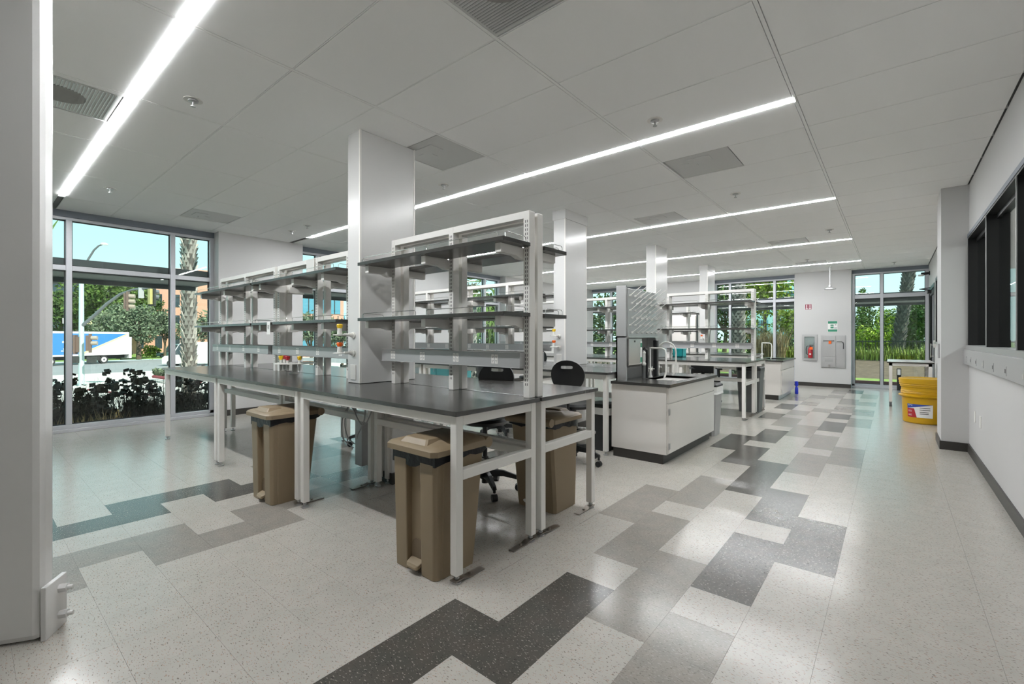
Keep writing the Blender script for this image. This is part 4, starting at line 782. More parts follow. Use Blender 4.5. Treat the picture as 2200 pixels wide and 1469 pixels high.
for i, (y, lab) in enumerate(((7.0, 'white blank wall plate low on the right wall, nearer the pier'), (6.6, 'white blank wall plate low on the right wall, nearer the camera'))):
    tag(box('wall_plate', 'white', XR - 0.006, XR, y - 0.035, y + 0.035, 0.42, 0.54, bevel=0.002), lab, 'wall plate', 'wall plates')
tag(box('thermostat', 'white2', XR - 0.03, XR, 12.86, 13.0, 1.12, 1.27, bevel=0.004), 'white wall controller beside the black door', 'controller')
tag(box('card_reader', 'race', 0.435, 0.45, 7.72, 7.82, 1.08, 1.26, bevel=0.004), 'grey reader plate on the side of the right pier', 'card reader')
# the room beyond the right wall
X2 = 5.2
struct(box('floor_annex', 'tl', XR + 0.14, X2, YB, YF + 0.2, -0.12, 0.0)); struct(box('ceiling_annex', 'ceil', XR + 0.14, X2, YB, YF + 0.2, CZ - 0.2, CZ + 0.15)); struct(box('wall_annex', 'wall', X2, X2 + 0.15, YB, YF + 0.2, 0, CZ))
struct(MB().box(XR + 0.14, X2, YB - 0.1, YB, 0, CZ).box(XR + 0.84, 1.9, YF - 0.1, YF + 0.1, 0, CZ).box(3.6, X2, YF - 0.1, YF + 0.1, 0, CZ).build('wall_annex_end', 'wall', None))
window('window_10', 'y', YF, 1.9, 3.6, (2.75,), 'window of the room beyond the right wall')
t = thing('linear_light', 'unseen light strip added to brighten the room beyond the right wall', 'ceiling light', (3.0, 8.0, CZ - 0.2), 'linear ceiling lights')
box('diffuser', 'strip', 2.7, 2.76, 1.0, 14.0, CZ - 0.203, CZ - 0.2, t)  # glowing strip added to light the annex, no fixture is visible there
# ------------------------------------------------------------------ outside
def leafm(name, c, isl=0.5): return mat(name, c, 0.6, spec=0.2, island=isl)
M['lf_dark'] = leafm('dark green leaves', (0.055, 0.10, 0.025)); M['lf_olive'] = leafm('olive leaves', (0.15, 0.19, 0.115)); M['lf_lime'] = leafm('yellow green leaves', (0.24, 0.32, 0.03), 0.6)
M['lf_mid'] = leafm('mid green leaves', (0.10, 0.16, 0.035), 0.6); M['lf_twig'] = leafm('dark shrub', (0.030, 0.027, 0.020), 0.6); M['bark_dark'] = mat('shaded palm core', (0.10, 0.088, 0.075), 0.9); M['bark_shaded'] = mat('shaded palm bark', (0.15, 0.135, 0.13), 0.9, island=0.5); M['lf_straw'] = leafm('straw grass', (0.33, 0.25, 0.13), 0.5); M['lf_blade'] = leafm('green blades', (0.22, 0.27, 0.05), 0.6)  # backlit shade of the leaning palm is put into its bark colour
M['bark'] = mat('palm bark', (0.36, 0.33, 0.295), 0.85, island=0.6); M['wood'] = mat('trunk wood', (0.12, 0.09, 0.06), 0.85, var=0.3)
M['grass'] = mat('lawn', (0.20, 0.30, 0.06), 0.9, var=0.4, vscale=3, bump=0.6, bscale=40); M['mulch'] = mat('dry mulch', (0.13, 0.092, 0.062), 0.95, var=0.5, vscale=5, bump=0.9, bscale=14)
M['asphalt'] = mat('asphalt', (0.25, 0.25, 0.25), 0.85, var=0.15, vscale=0.4); M['concrete'] = mat('pale concrete', (0.58, 0.54, 0.49), 0.85, var=0.1, vscale=2); M['curbr'] = mat('red curb paint', (0.26, 0.03, 0.04), 0.7)
M['curbd'] = mat('dark red curb', (0.07, 0.02, 0.02), 0.7); M['brickp'] = mat('pink brick render', (0.62, 0.33, 0.24), 0.85, var=0.1, vscale=3); M['blueglass'] = mat('blue facade glass', (0.10, 0.30, 0.40), 0.12, spec=0.8); M['bluepanel'] = mat('pale blue facade', (0.42, 0.66, 0.72), 0.4); M['darkglass'] = mat('dark window glass', (0.03, 0.05, 0.06), 0.1, spec=0.8)
M['polep'] = mat('galvanised pole', (0.50, 0.60, 0.60), 0.5, metal=0.2); M['poled'] = mat('grey mast arm', (0.16, 0.17, 0.18), 0.5, metal=0.3); M['sigbrown'] = mat('brown signal housing', (0.14, 0.09, 0.07), 0.5); M['sigtan'] = mat('signal visor', (0.36, 0.30, 0.24), 0.5); M['sigyel'] = mat('yellow signal', (0.45, 0.40, 0.15), 0.5)
M['vwhite'] = mat('white vehicle paint', (0.80, 0.78, 0.75), 0.3); M['vblue'] = mat('truck blue', (0.05, 0.22, 0.55), 0.4); M['vcream'] = mat('cream stripe', (0.85, 0.72, 0.35), 0.4); M['tyre'] = mat('tyre', (0.03, 0.03, 0.03), 0.8); M['vdark'] = mat('dark car paint', (0.03, 0.035, 0.05), 0.25); M['vteal'] = mat('pale blue car paint', (0.20, 0.33, 0.36), 0.3)
M['fence'] = mat('dark fence', (0.03, 0.032, 0.03), 0.7); M['petalr'] = mat('red flowers', (0.65, 0.05, 0.07), 0.6); M['petaly'] = mat('yellow flowers', (0.75, 0.45, 0.05), 0.6)
def terrain(name, m, xs, ys, zf, lab):
    n, mm = len(xs), MB()
    mm.v = [(x, y, zf(x, y)) for y in ys for x in xs]
    for j in range(len(ys) - 1):
        for i in range(n - 1): mm._f((j * n + i, j * n + i + 1, (j + 1) * n + i + 1, (j + 1) * n + i))
    mm.build(name, m, None, True, fix=False); o = COL.objects[-1]; return struct(o, lab)
def interp(tab, v):
    for (a, za), (b, zb) in zip(tab, tab[1:]):
        if v <= b: return za + (zb - za) * max(0, (v - a)) / (b - a)
    return tab[-1][1]
ZW = [(0, -0.12), (9.2, -0.12), (12, -0.35), (16, -0.95), (22, -1.45), (30, -1.85), (400, -1.9)]
zW = lambda x, y: interp(ZW, -x)
def seg(a, b, n): return [a + (b - a) * i / n for i in range(n + 1)]
YS = seg(-30, 15.4, 8) + [40, 90, 200]
terrain('ground_bed', 'mulch', [-9.15, -10, -11.2], YS, zW, 'planting bed along the left windows')
terrain('ground_walk', 'concrete', [-11.2, -12, -14, -16, -19, -22, -28, -34, -42, -54], YS, zW, 'pale sidewalk beyond the left planting bed')
terrain('ground_road', 'asphalt', [-54, -60, -70, -83], YS, lambda x, y: zW(x, y) - 0.1, 'grey street with a truck and cars')
terrain('ground_lawn', 'grass', [-83, -90, -130], YS, zW, 'lawn across the street')
terrain('ground_far', 'concrete', [-130, -200, -300], YS, lambda x, y: -1.9, 'ground far away')
ZN = [(0, -0.12), (16.2, -0.15), (17.2, -0.5), (22.6, -0.5), (22.7, -0.38), (24.2, -0.38), (27.5, 0.28), (29.5, 0.35), (60, 0.5), (400, 0.5)]
zN = lambda x, y: interp(ZN, y)
XS = [-9.15, -6, -3, 0, 3, 8, 16]
XS2 = [-40, -25] + XS[0:] + [30]
terrain('ground_strip', 'concrete', XS, [15.46, 16.2, 17.2], zN, 'pale strip below the far windows')
terrain('ground_street', 'asphalt', XS2, [17.2, 19, 22.6], zN, 'street outside the far windows')
terrain('ground_curb', 'curbd', XS2, [22.58, 22.6, 22.62, 22.85], lambda x, y: -0.5 if y < 22.6 else -0.37, 'red curb across the far street')
terrain('ground_verge', 'grass', XS2, [22.85, 24.2], zN, 'green verge along the far curb')
terrain('ground_slope', 'mulch', XS2, [24.2, 25, 26, 27.5], zN, 'dry mulched slope outside the far window')
terrain('ground_bank', 'grass', XS2, [27.5, 29.5, 60, 120], zN, 'planted bank behind the slope')
def rvec(r): return Vector((r.gauss(0, 1), r.gauss(0, 1), r.gauss(0, 1))).normalized()
def crown(mm, c, rad, n, size, r, blobs=9):
    """leaf sprays set through a cluster of rounded masses"""
    c = Vector(c); B = []
    for i in range(blobs):
        v = rvec(r); k = r.uniform(0.25, 0.68); B.append((c + Vector((v.x * rad[0] * k, v.y * rad[1] * k, v.z * rad[2] * k)), r.uniform(0.38, 0.6)))
    for i in range(n):
        b, s = B[r.randrange(blobs)]; v = rvec(r); q = r.uniform(0.75, 1.05)
        p = b + Vector((v.x * rad[0] * s * q, v.y * rad[1] * s * q, v.z * rad[2] * s * q))
        a = (rvec(r) + v * 0.4).normalized(); u = a.orthogonal().normalized(); w_ = a.cross(u); t = r.uniform(0, 6.28)
        e1 = (u * cos(t) + w_ * sin(t)) * size * r.uniform(0.6, 1.3); e2 = (w_ * cos(t) - u * sin(t)) * size * r.uniform(0.35, 0.7)
        mm.quad(p - e1, p + e2 * 0.8, p + e1, p - e2 * 0.8)
def tree(lab, px, d, z0, zc, rad, n, size, leaf, seed, trunk=0.18, name='tree', blobs=10, group=None, lean=0.0):
    r = random.Random(seed); b = at(px, d, z0); t = thing(name, lab, 'tree', b, group)
    top = Vector((b.x + lean, b.y, zc))
    mm = MB(); mm.tube([b, b + (top - b) * 0.4 + Vector((0.1, 0, 0)), top], [trunk, trunk * 0.75, trunk * 0.35], 8)
    for i in range(4):
        v = rvec(r); mm.tube([b + (top - b) * 0.45, top + Vector((v.x * rad[0] * 0.5, v.y * rad[1] * 0.5, abs(v.z) * rad[2] * 0.3))], [trunk * 0.5, trunk * 0.15], 6)
    mm.build('trunk', 'wood', t, True)
    m2 = MB(); crown(m2, top, rad, n, size, r, blobs); m2.build('crown', leaf, t, fix=False, kind='stuff'); return t
def palm(lab, px, d, z0, z1, r0, seed, lean=0.0, fronds=True, bk='bark'):
    r = random.Random(seed); b = at(px, d, z0); t = thing('palm_tree', lab, 'palm tree', b, 'palm trees')
    side = RT * lean
    ax_ = lambda z: b + side * ((z - z0) / (z1 - z0)) + Vector((0, 0, z - z0))
    MB().tube([ax_(z0 + (z1 - z0) * i / 10) for i in range(11)], [r0 * 1.15] + [r0] * 10, 12).build('trunk', 'bark_dark', t, True)
    mm = MB(); n = int((z1 - z0) / 0.13)
    for i in range(n):
        z = z0 + 0.1 + i * 0.13
        for k in range(9):
            a = 2 * pi * (k + 0.5 * (i % 2)) / 9 + r.uniform(-0.12, 0.12); o = Vector((cos(a), sin(a), 0)); s = Vector((-sin(a), cos(a), 0)); c = ax_(z)
            h = r.uniform(0.16, 0.24); wd = r0 * r.uniform(0.26, 0.36); out = r0 * r.uniform(1.2, 1.5)
            A, B_, C_, D = c + o * r0 * 0.98 + s * wd, c + o * r0 * 0.98 - s * wd, c + o * out + Vector((0, 0, h)) + s * wd * r.uniform(-0.2, 0.5), c + o * r0 * 0.95 + Vector((0, 0, h * 0.8))
            n0 = len(mm.v); mm.v += [tuple(A), tuple(B_), tuple(C_), tuple(D)]; mm._f((n0, n0 + 1, n0 + 2)); mm._f((n0, n0 + 2, n0 + 3)); mm._f((n0 + 1, n0 + 3, n0 + 2))
    mm.build('leaf_bases', bk, t, fix=False, kind='stuff')
    if fronds:
        mm = MB(); c = ax_(z1)
        for k in range(26):
            a = r.uniform(0, 6.28); el = r.uniform(-0.5, 1.1); L = r.uniform(2.2, 3.0); o = Vector((cos(a), sin(a), 0)); s = Vector((-sin(a), cos(a), 0)); pts = []
            for i in range(8): u = i / 7; pts.append(c + o * L * u * cos(el * 0.6) + Vector((0, 0, L * (sin(el) * u - 0.75 * u * u))))
            for i in range(1, 8):
                for sg in (-1, 1):
                    q = pts[i]; tip = q + s * sg * 0.5 * (1 - 0.08 * i) + (pts[i] - pts[i - 1]) * 0.9 + Vector((0, 0, -0.22)); mm.quad(q, q + (pts[i] - pts[i - 1]) * 0.25, tip, q - (pts[i] - pts[i - 1]) * 0.18)
        mm.build('fronds', 'lf_mid', t, fix=False, kind='stuff')
    return t
def shrub(lab, c, rad, n, size, leaf, seed, cat='shrub', blobs=8, name='shrub', group=None):
    r = random.Random(seed); t = thing(name, lab, cat, (c[0], c[1], c[2] - rad[2]), group); mm = MB(); crown(mm, c, rad, n, size, r, blobs); mm.build('foliage', leaf, t, fix=False, kind='stuff'); return t
def blades(lab, name, x0, x1, y0, y1, zf, n, h, wd, leaf, seed, cat, heads=None, lean=0.25):
    r = random.Random(seed); t = thing(name, lab, cat, ((x0 + x1) / 2, (y0 + y1) / 2, zf((x0 + x1) / 2, (y0 + y1) / 2))); mm = MB(); hd = MB()
    for i in range(n):
        x, y = r.uniform(x0, x1), r.uniform(y0, y1); z = zf(x, y) - 0.02; hh = h * (r.uniform(0.3, 0.85) if r.random() < 0.8 else r.uniform(0.7, 1.05)); a = r.uniform(0, 6.28); d = Vector((cos(a), sin(a), 0)); s = Vector((-sin(a), cos(a), 0)) * wd
        p0 = Vector((x, y, z)); p1 = p0 + d * hh * lean * 0.35 + Vector((0, 0, hh * 0.6)); p2 = p0 + d * hh * lean + Vector((0, 0, hh))
        mm.quad(p0 - s, p0 + s, p1 + s * 0.8, p1 - s * 0.8); n0 = len(mm.v); mm.v += [tuple(p1 - s * 0.8), tuple(p1 + s * 0.8), tuple(p2)]; mm._f((n0, n0 + 1, n0 + 2))
        if heads and r.random() < heads[1]:
            for q in range(6): v = rvec(r); u = v.orthogonal(); mm2 = p2 + v * 0.06; k = heads[2] * r.uniform(0.6, 1.2); w_ = v.cross(u); hd.quad(mm2 - u * k, mm2 + w_ * k, mm2 + u * k, mm2 - w_ * k)
    mm.build('stems', leaf, t, fix=False, kind='stuff')
    if heads: hd.build('leaves', heads[0], t, fix=False, kind='stuff')
    return t
# shaded planting right outside the left windows
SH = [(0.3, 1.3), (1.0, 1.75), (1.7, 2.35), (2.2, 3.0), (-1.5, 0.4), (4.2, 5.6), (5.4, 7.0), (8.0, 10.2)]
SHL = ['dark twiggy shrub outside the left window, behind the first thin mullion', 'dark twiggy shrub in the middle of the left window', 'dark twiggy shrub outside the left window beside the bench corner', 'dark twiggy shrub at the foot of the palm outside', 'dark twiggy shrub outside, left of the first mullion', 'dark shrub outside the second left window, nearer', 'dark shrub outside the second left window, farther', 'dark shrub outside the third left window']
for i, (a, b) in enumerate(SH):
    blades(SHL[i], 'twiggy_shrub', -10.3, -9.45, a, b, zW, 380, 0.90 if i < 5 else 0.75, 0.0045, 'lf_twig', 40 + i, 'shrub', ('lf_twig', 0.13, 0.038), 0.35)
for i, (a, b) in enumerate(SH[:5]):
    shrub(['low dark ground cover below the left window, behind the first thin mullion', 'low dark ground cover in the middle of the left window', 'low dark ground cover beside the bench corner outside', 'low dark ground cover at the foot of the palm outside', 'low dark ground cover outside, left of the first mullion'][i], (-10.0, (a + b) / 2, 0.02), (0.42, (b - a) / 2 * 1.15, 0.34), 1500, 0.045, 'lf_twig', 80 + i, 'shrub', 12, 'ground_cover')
blades('pale dry reeds in front of the shrub by the left window', 'dry_reeds', -9.45, -9.25, -0.5, 1.7, zW, 500, 0.42, 0.006, 'lf_straw', 60, 'reeds')
# palms
palm('shaggy palm trunk close outside the left window', 406, 13.4, -0.75, 7.5, 0.165, 1)
palm('palm trunk outside the far window behind the third shelving', 1586, 21.5, -0.5, 7.0, 0.26, 2)
palm('leaning palm trunk coloured as backlit outside the far right window', 1922, 23.4, -0.4, 9.0, 0.23, 3, lean=1.4, bk='bark_shaded')
palm('palm with low fronds outside the third left window', 1012, 20.0, -1.0, 3.6, 0.2, 4)
palm('pale palm trunk outside the corner window', 1262, 21.0, -0.6, 8.0, 0.2, 5)
# trees, left view
tree('large dark green tree behind the truck', 222, 78, -1.9, 7.4, (7.0, 7.0, 5.6), 5200, 0.42, 'lf_mid', 11, 0.4, blobs=16)
tree('dark green tree at the left end of the truck', 132, 82, -1.9, 5.5, (4.5, 4.5, 4.6), 2200, 0.42, 'lf_dark', 12, 0.35)
tree('dark tree between the traffic signals', 280, 84, -1.9, 6.4, (4.6, 4.6, 5.2), 3000, 0.42, 'lf_dark', 13, 0.35, blobs=13)
tree('grey green olive tree behind the truck body', 255, 68, -1.9, 3.6, (5.2, 4.0, 3.3), 3600, 0.28, 'lf_olive', 14, 0.3, blobs=13)
tree('grey green olive tree with dark trunk right of the truck', 298, 66, -1.9, 3.2, (3.2, 3.0, 2.8), 2600, 0.26, 'lf_olive', 15, 0.35, blobs=11)
tree('olive tree in front of the pink building', 354, 70, -1.9, 2.9, (2.3, 2.3, 2.6), 1900, 0.26, 'lf_olive', 16, 0.2, blobs=10)
tree('small olive tree right of the palm trunk', 436, 62, -1.9, 2.6, (2.3, 2.3, 2.6), 1500, 0.24, 'lf_olive', 17, 0.15)
tree('olive tree before the arched building', 668, 45, -1.9, 2.2, (3.2, 3.2, 1.9), 2200, 0.2, 'lf_olive', 18, 0.18, blobs=11)
tree('olive tree outside the second window beside the column', 735, 48, -1.9, 1.6, (2.6, 2.6, 2.0), 1600, 0.2, 'lf_olive', 19, 0.15)
tree('green tree beyond the third left window', 1060, 42, -1.5, 2.4, (4.5, 4.5, 3.2), 2400, 0.3, 'lf_mid', 20, 0.25)
tree('green tree far beyond the third left window', 985, 46, -1.5, 2.0, (3.5, 3.5, 2.6), 1500, 0.3, 'lf_olive', 21, 0.25)
shrub('dense dark hedge outside the corner window', at(1330, 22.5, 1.6), (4.2, 2.2, 2.6), 4200, 0.13, 'lf_dark', 22, 'hedge', 14, 'hedge')
shrub('dark hedge outside the last left window', at(1215, 23.5, 1.0), (2.6, 2.6, 2.2), 2200, 0.13, 'lf_dark', 23, 'hedge', 10, 'hedge')
shrub('trimmed low hedge outside the second left window', at(690, 26, -1.3), (3.6, 3.6, 0.55), 1500, 0.12, 'lf_mid', 24, 'hedge', 14, 'hedge')
shrub('bright yellow green shrub behind the olive trunks', at(318, 72, -1.0), (2.0, 2.0, 1.2), 900, 0.2, 'lf_lime', 25)
for k, (px, d) in enumerate(((352, 33), (382, 32), (340, 34))): shrub('small pale agave on the red curb, ' + ('first', 'second', 'third')[k] + ' from the palm', at(px, d, -1.25 if k < 2 else -1.3), (0.45, 0.45, 0.35), 160, 0.16, 'lf_olive', 26 + k, 'agave', 5, 'agave')
# far windows
tree('bright yellow green tree outside the far window', 1640, 26.5, 0.2, 4.2, (1.75, 1.7, 2.2), 3800, 0.13, 'lf_lime', 31, 0.12, blobs=15)
tree('yellow green small tree beside the far pier', 1694, 28, 0.2, 2.2, (1.2, 1.2, 1.3), 1800, 0.12, 'lf_lime', 32, 0.10, blobs=10)
tree('dark tree behind the far palm', 1556, 30, 0.3, 3.4, (2.2, 2.0, 3.0), 3000, 0.14, 'lf_dark', 33, 0.15, blobs=13)
shrub('green shrub under the bright tree outside the far window', at(1618, 25.5, 1.2), (1.1, 1.0, 1.1), 1500, 0.09, 'lf_mid', 34)
shrub('dark shrub at the foot of the far pier window', at(1690, 24.6, 0.5), (1.0, 0.9, 0.9), 1500, 0.08, 'lf_dark', 35)
blades('tall dry plume grass outside the far window', 'plume_grass', *(lambda p: (p.x - 0.9, p.x + 0.7, p.y - 0.3, p.y + 0.6))(at(1655, 24.2)), zN, 900, 1.7, 0.02, 'lf_straw', 36, 'grass')
for k, (px, d, z, rx, rz, lf, sd_) in enumerate(((1862, 33, 1.1, 2.0, 1.15, 'lf_lime', 41), (1852, 36, 2.4, 0.9, 2.9, 'lf_mid', 42), (1900, 34, 1.0, 1.7, 1.2, 'lf_mid', 43), (1912, 40, 2.2, 1.4, 1.9, 'lf_lime', 44), (1965, 32, 2.2, 1.9, 2.2, 'lf_dark', 45), (1985, 35, 3.0, 1.7, 2.0, 'lf_dark', 46), (1945, 34, 1.6, 1.3, 1.6, 'lf_dark', 47))):
    shrub(['yellow green bush at the left of the far right window', 'tall slim tree at the left edge of the far right window', 'green bush left of the leaning palm', 'tree top behind the leaning palm', 'dark bush right of the leaning palm', 'dark tree at the right edge of the far window', 'dark bush directly behind the leaning palm'][k], at(px, d, z), (rx, 1.5, rz), 2300, 0.13, lf, sd_, 'bush', 12)
blades('row of spiky green grass above the mulch slope', 'spiky_grass', -4.5, 4.5, 27.3, 28.3, zN, 2600, 0.75, 0.02, 'lf_blade', 48, 'grass')
f = thing('metal_fence', 'dark picket fence behind the spiky grass', 'fence', (0, 29.6, 0.3))
mm = MB()
for i in range(90): mm.box(-6 + i * 0.13, -5.975 + i * 0.13, 29.6, 29.63, 0.3, 1.2)
mm.build('pickets', 'fence', f, kind='stuff'); MB().box(-6, 6, 29.59, 29.64, 1.1, 1.15).box(-6, 6, 29.59, 29.64, 0.45, 0.5).build('rail', 'fence', f)
p = at(1956, 60)
t = thing('street_lamp', 'thin street lamp beyond the far right window', 'street lamp', (p.x, p.y, 0)); MB().cyl((p.x, p.y, 0), (p.x, p.y, 9.4), 0.09, 0.06, n=8).build('pole', 'poled', t); MB().box(p.x - 0.35, p.x + 0.2, p.y - 0.15, p.y + 0.15, 9.4, 9.6).build('lamp', 'poled', t)
p = at(1922, 48)
t = thing('storage_tank', 'white round tank behind the leaning palm', 'tank', (p.x, p.y, 0.5)); MB().lathe([(1.0, 0.5), (1.0, 2.0), (0.95, 2.6), (0.7, 3.0), (0.1, 3.1)], p.x, p.y, 20).build('shell', 'vwhite', t, True)
# pale blue building
def facing_box(name, c, wd, dp, z0, z1, m, parent, rz): 
    mm = MB().box(-wd / 2, wd / 2, 0, dp, z0, z1); o = mm.build(name, m, None); o.parent = parent; o.rotation_euler = (0, 0, rz); o.location = Vector((c.x, c.y, 0)) - ORG[parent.name]; return o
def building(lab, px, d, wd, dp, z0, z1, wall, rows, cols, win, rz_off=0.0, gap=0.28, name='office_building', band=None):
    c = at(px, d); rz = YAW - (px - 1100) / FPX * 0.0 + rz_off; t = thing(name, lab, 'building', (c.x, c.y, 0))
    facing_box('wall', c, wd, dp, z0, z1, wall, t, rz)
    h = (z1 - z0) / rows; cw = wd / cols; ux = Vector((cos(rz), sin(rz), 0)); uy = Vector((-sin(rz), cos(rz), 0))
    for r in range(rows):
        for k in range(cols):
            x0 = -wd / 2 + cw * (k + gap / 2); x1 = x0 + cw * (1 - gap); a0 = z0 + h * (r + 0.25); a1 = z0 + h * (r + 0.85)
            o = MB().box(x0, x1, -0.06, 0.05, a0, a1).build('window', win, None); o.parent = t; o.rotation_euler = (0, 0, rz)
            q = MB().box(x0 + (x1 - x0) * 0.28, x0 + (x1 - x0) * 0.32, -0.1, -0.05, a0, a1).box(x0 + (x1 - x0) * 0.68, x0 + (x1 - x0) * 0.72, -0.1, -0.05, a0, a1).box(x0, x1, -0.1, -0.05, a0 + (a1 - a0) * 0.75, a0 + (a1 - a0) * 0.8).build('window_bar', 'fence', None); q.parent = o
        if band: facing_box('band', c - uy * 0.12, wd + 0.1, 0.12, z0 + h * r + h * 0.02, z0 + h * r + h * 0.12, band, t, rz)
    facing_box('parapet', c - uy * 0.15, wd + 0.3, dp, z1, z1 + 0.5, band or wall, t, rz); return t
building('pale blue office building behind the bright tree', 1700, 70, 14, 10, 0, 14, 'bluepanel', 3, 3, 'blueglass', -0.3, 0.35)
building('pink brick building right of the traffic signals', 398, 92, 17, 14, -1.9, 14.5, 'brickp', 4, 6, 'darkglass', 0.55, 0.62)
building('pink building with large blue windows outside the second window', 655, 60, 9.5, 10, -1.9, 8.2, 'brickp', 2, 3, 'blueglass', 0.35, 0.25, band='concrete')
building('distant pale office building far down the street', 760, 160, 40, 12, -1.9, 9.5, 'bluepanel', 2, 9, 'blueglass', 0.35, 0.3)
building('dark office building at the left edge of the left window', 128, 130, 13, 10, -1.9, 17, 'fence', 4, 3, 'darkglass', 0.3, 0.3)
# box truck
d0 = 60.0; pr_, pl_ = at(277, d0), at(80, d0 - 9.5)
t = thing('box_truck', 'white and blue box truck on the street outside the left window', 'truck', (pr_.x, pr_.y, -1.95)); ux = (pl_ - pr_).normalized(); L = (pl_ - pr_).length; rz = math.atan2(ux.y, ux.x)
# local x from the tail forwards; local -y? camera side is +y after the turn
side = Vector((-ux.y, ux.x, 0)); cs = 1 if side.dot(-Vector((pr_.x, pr_.y, 0))) > 0 else -1
def tp(mm, nm, m, smooth=False, parent=None, bevel=0):
    o = mm.build(nm, m, None, smooth, bevel); o.parent = parent or t
    if not parent: o.rotation_euler = (0, 0, rz)
    return o
W2 = 2.4
Yc_ = lambda a, b: (cs * a, cs * b)
tp(MB().box(0, L, *Yc_(0, -W2), 1.05, 3.95), 'cargo_box', 'vwhite'); cb = t.children[0]
tp(MB().box(0.02, L, *Yc_(0.02, 0.0), 3.78, 3.95).box(0.0, L, *Yc_(0.03, 0), 1.05, 1.13).box(0, 0.1, *Yc_(0.03, 0), 1.05, 3.95), 'corner_rail', 'paper')
xt = lambda px: (277 - px) / 197 * L
tp(MB().prism_y([(0.3, 3.72), (L, 3.72), (L, 1.25), (xt(160), 1.25), (xt(215), 2.3)], *Yc_(0.012, 0.0)), 'blue_panel', 'vblue')
tp(MB().prism_y([(0.3, 3.72), (xt(160), 1.25), (xt(160) - 0.5, 1.22), (0.1, 3.62)], *Yc_(0.016, 0.0)), 'cream_stripe', 'vcream')
def ttext(s, px, z, size, m):
    o = text(s, size, m, (0, 0, 0), (pi / 2, 0, 0), t); o.location = Vector((pr_.x, pr_.y, 0)) - Vector((pr_.x, pr_.y, -1.95)) + ux * xt(px) - side * cs * 0 + side * cs * 0.03 + Vector((0, 0, z)); o.rotation_euler = (pi / 2, 0, rz + pi); return o
ttext('In', 126, 3.18 - 0.0, 0.95, 'paper'); ttext('IS', 178, 3.15, 0.80, 'vcream')
for px0, px1, z, h in ((127, 141, 2.62, 0.2), (180, 191, 2.62, 0.12), (129, 141, 1.85, 0.12), (125, 141, 1.62, 0.12)):
    mm = MB(); x = xt(px0)
    while x > xt(px1): mm.box(x, x - 0.16, *Yc_(0.02, 0.0), z, z + h); x -= 0.22
    tp(mm, 'small_lettering', 'paper')
tp(MB().box(0.2, L, *Yc_(-0.5, -W2 + 0.5), 0.6, 1.05).box(5.2, 6.6, *Yc_(-0.1, -0.7), 0.45, 1.0).box(3.4, 4.4, *Yc_(-0.05, -0.6), 0.4, 0.95), 'chassis', 'fence')
tp(MB().box(-0.35, -0.02, *Yc_(0.0, -W2), 0.55, 3.3), 'lift_gate', 'vwhite'); tp(MB().box(-0.3, 0.9, *Yc_(-0.1, -0.25), 0.35, 0.5), 'bumper', 'fence')
for xw in (xt(217), L - 1.2):
    wv = tp(MB().cyl((xw, cs * -0.05, 0.5), (xw, cs * -0.38, 0.5), 0.50, n=24), 'wheel', 'tyre'); MB().cyl((xw, cs * -0.02, 0.5), (xw, cs * -0.06, 0.5), 0.30, n=20).build('rim', 'paper', wv); MB().cyl((xw, cs * 0.0, 0.5), (xw, cs * -0.03, 0.5), 0.12, n=12).build('hub', 'poled', wv)
tp(MB().box(L - 0.1, L + 0.1, *Yc_(0, -W2), 0.6, 2.6).box(L + 0.1, L + 2.0, *Yc_(0, -W2), 0.6, 2.5), 'cab', 'vwhite')
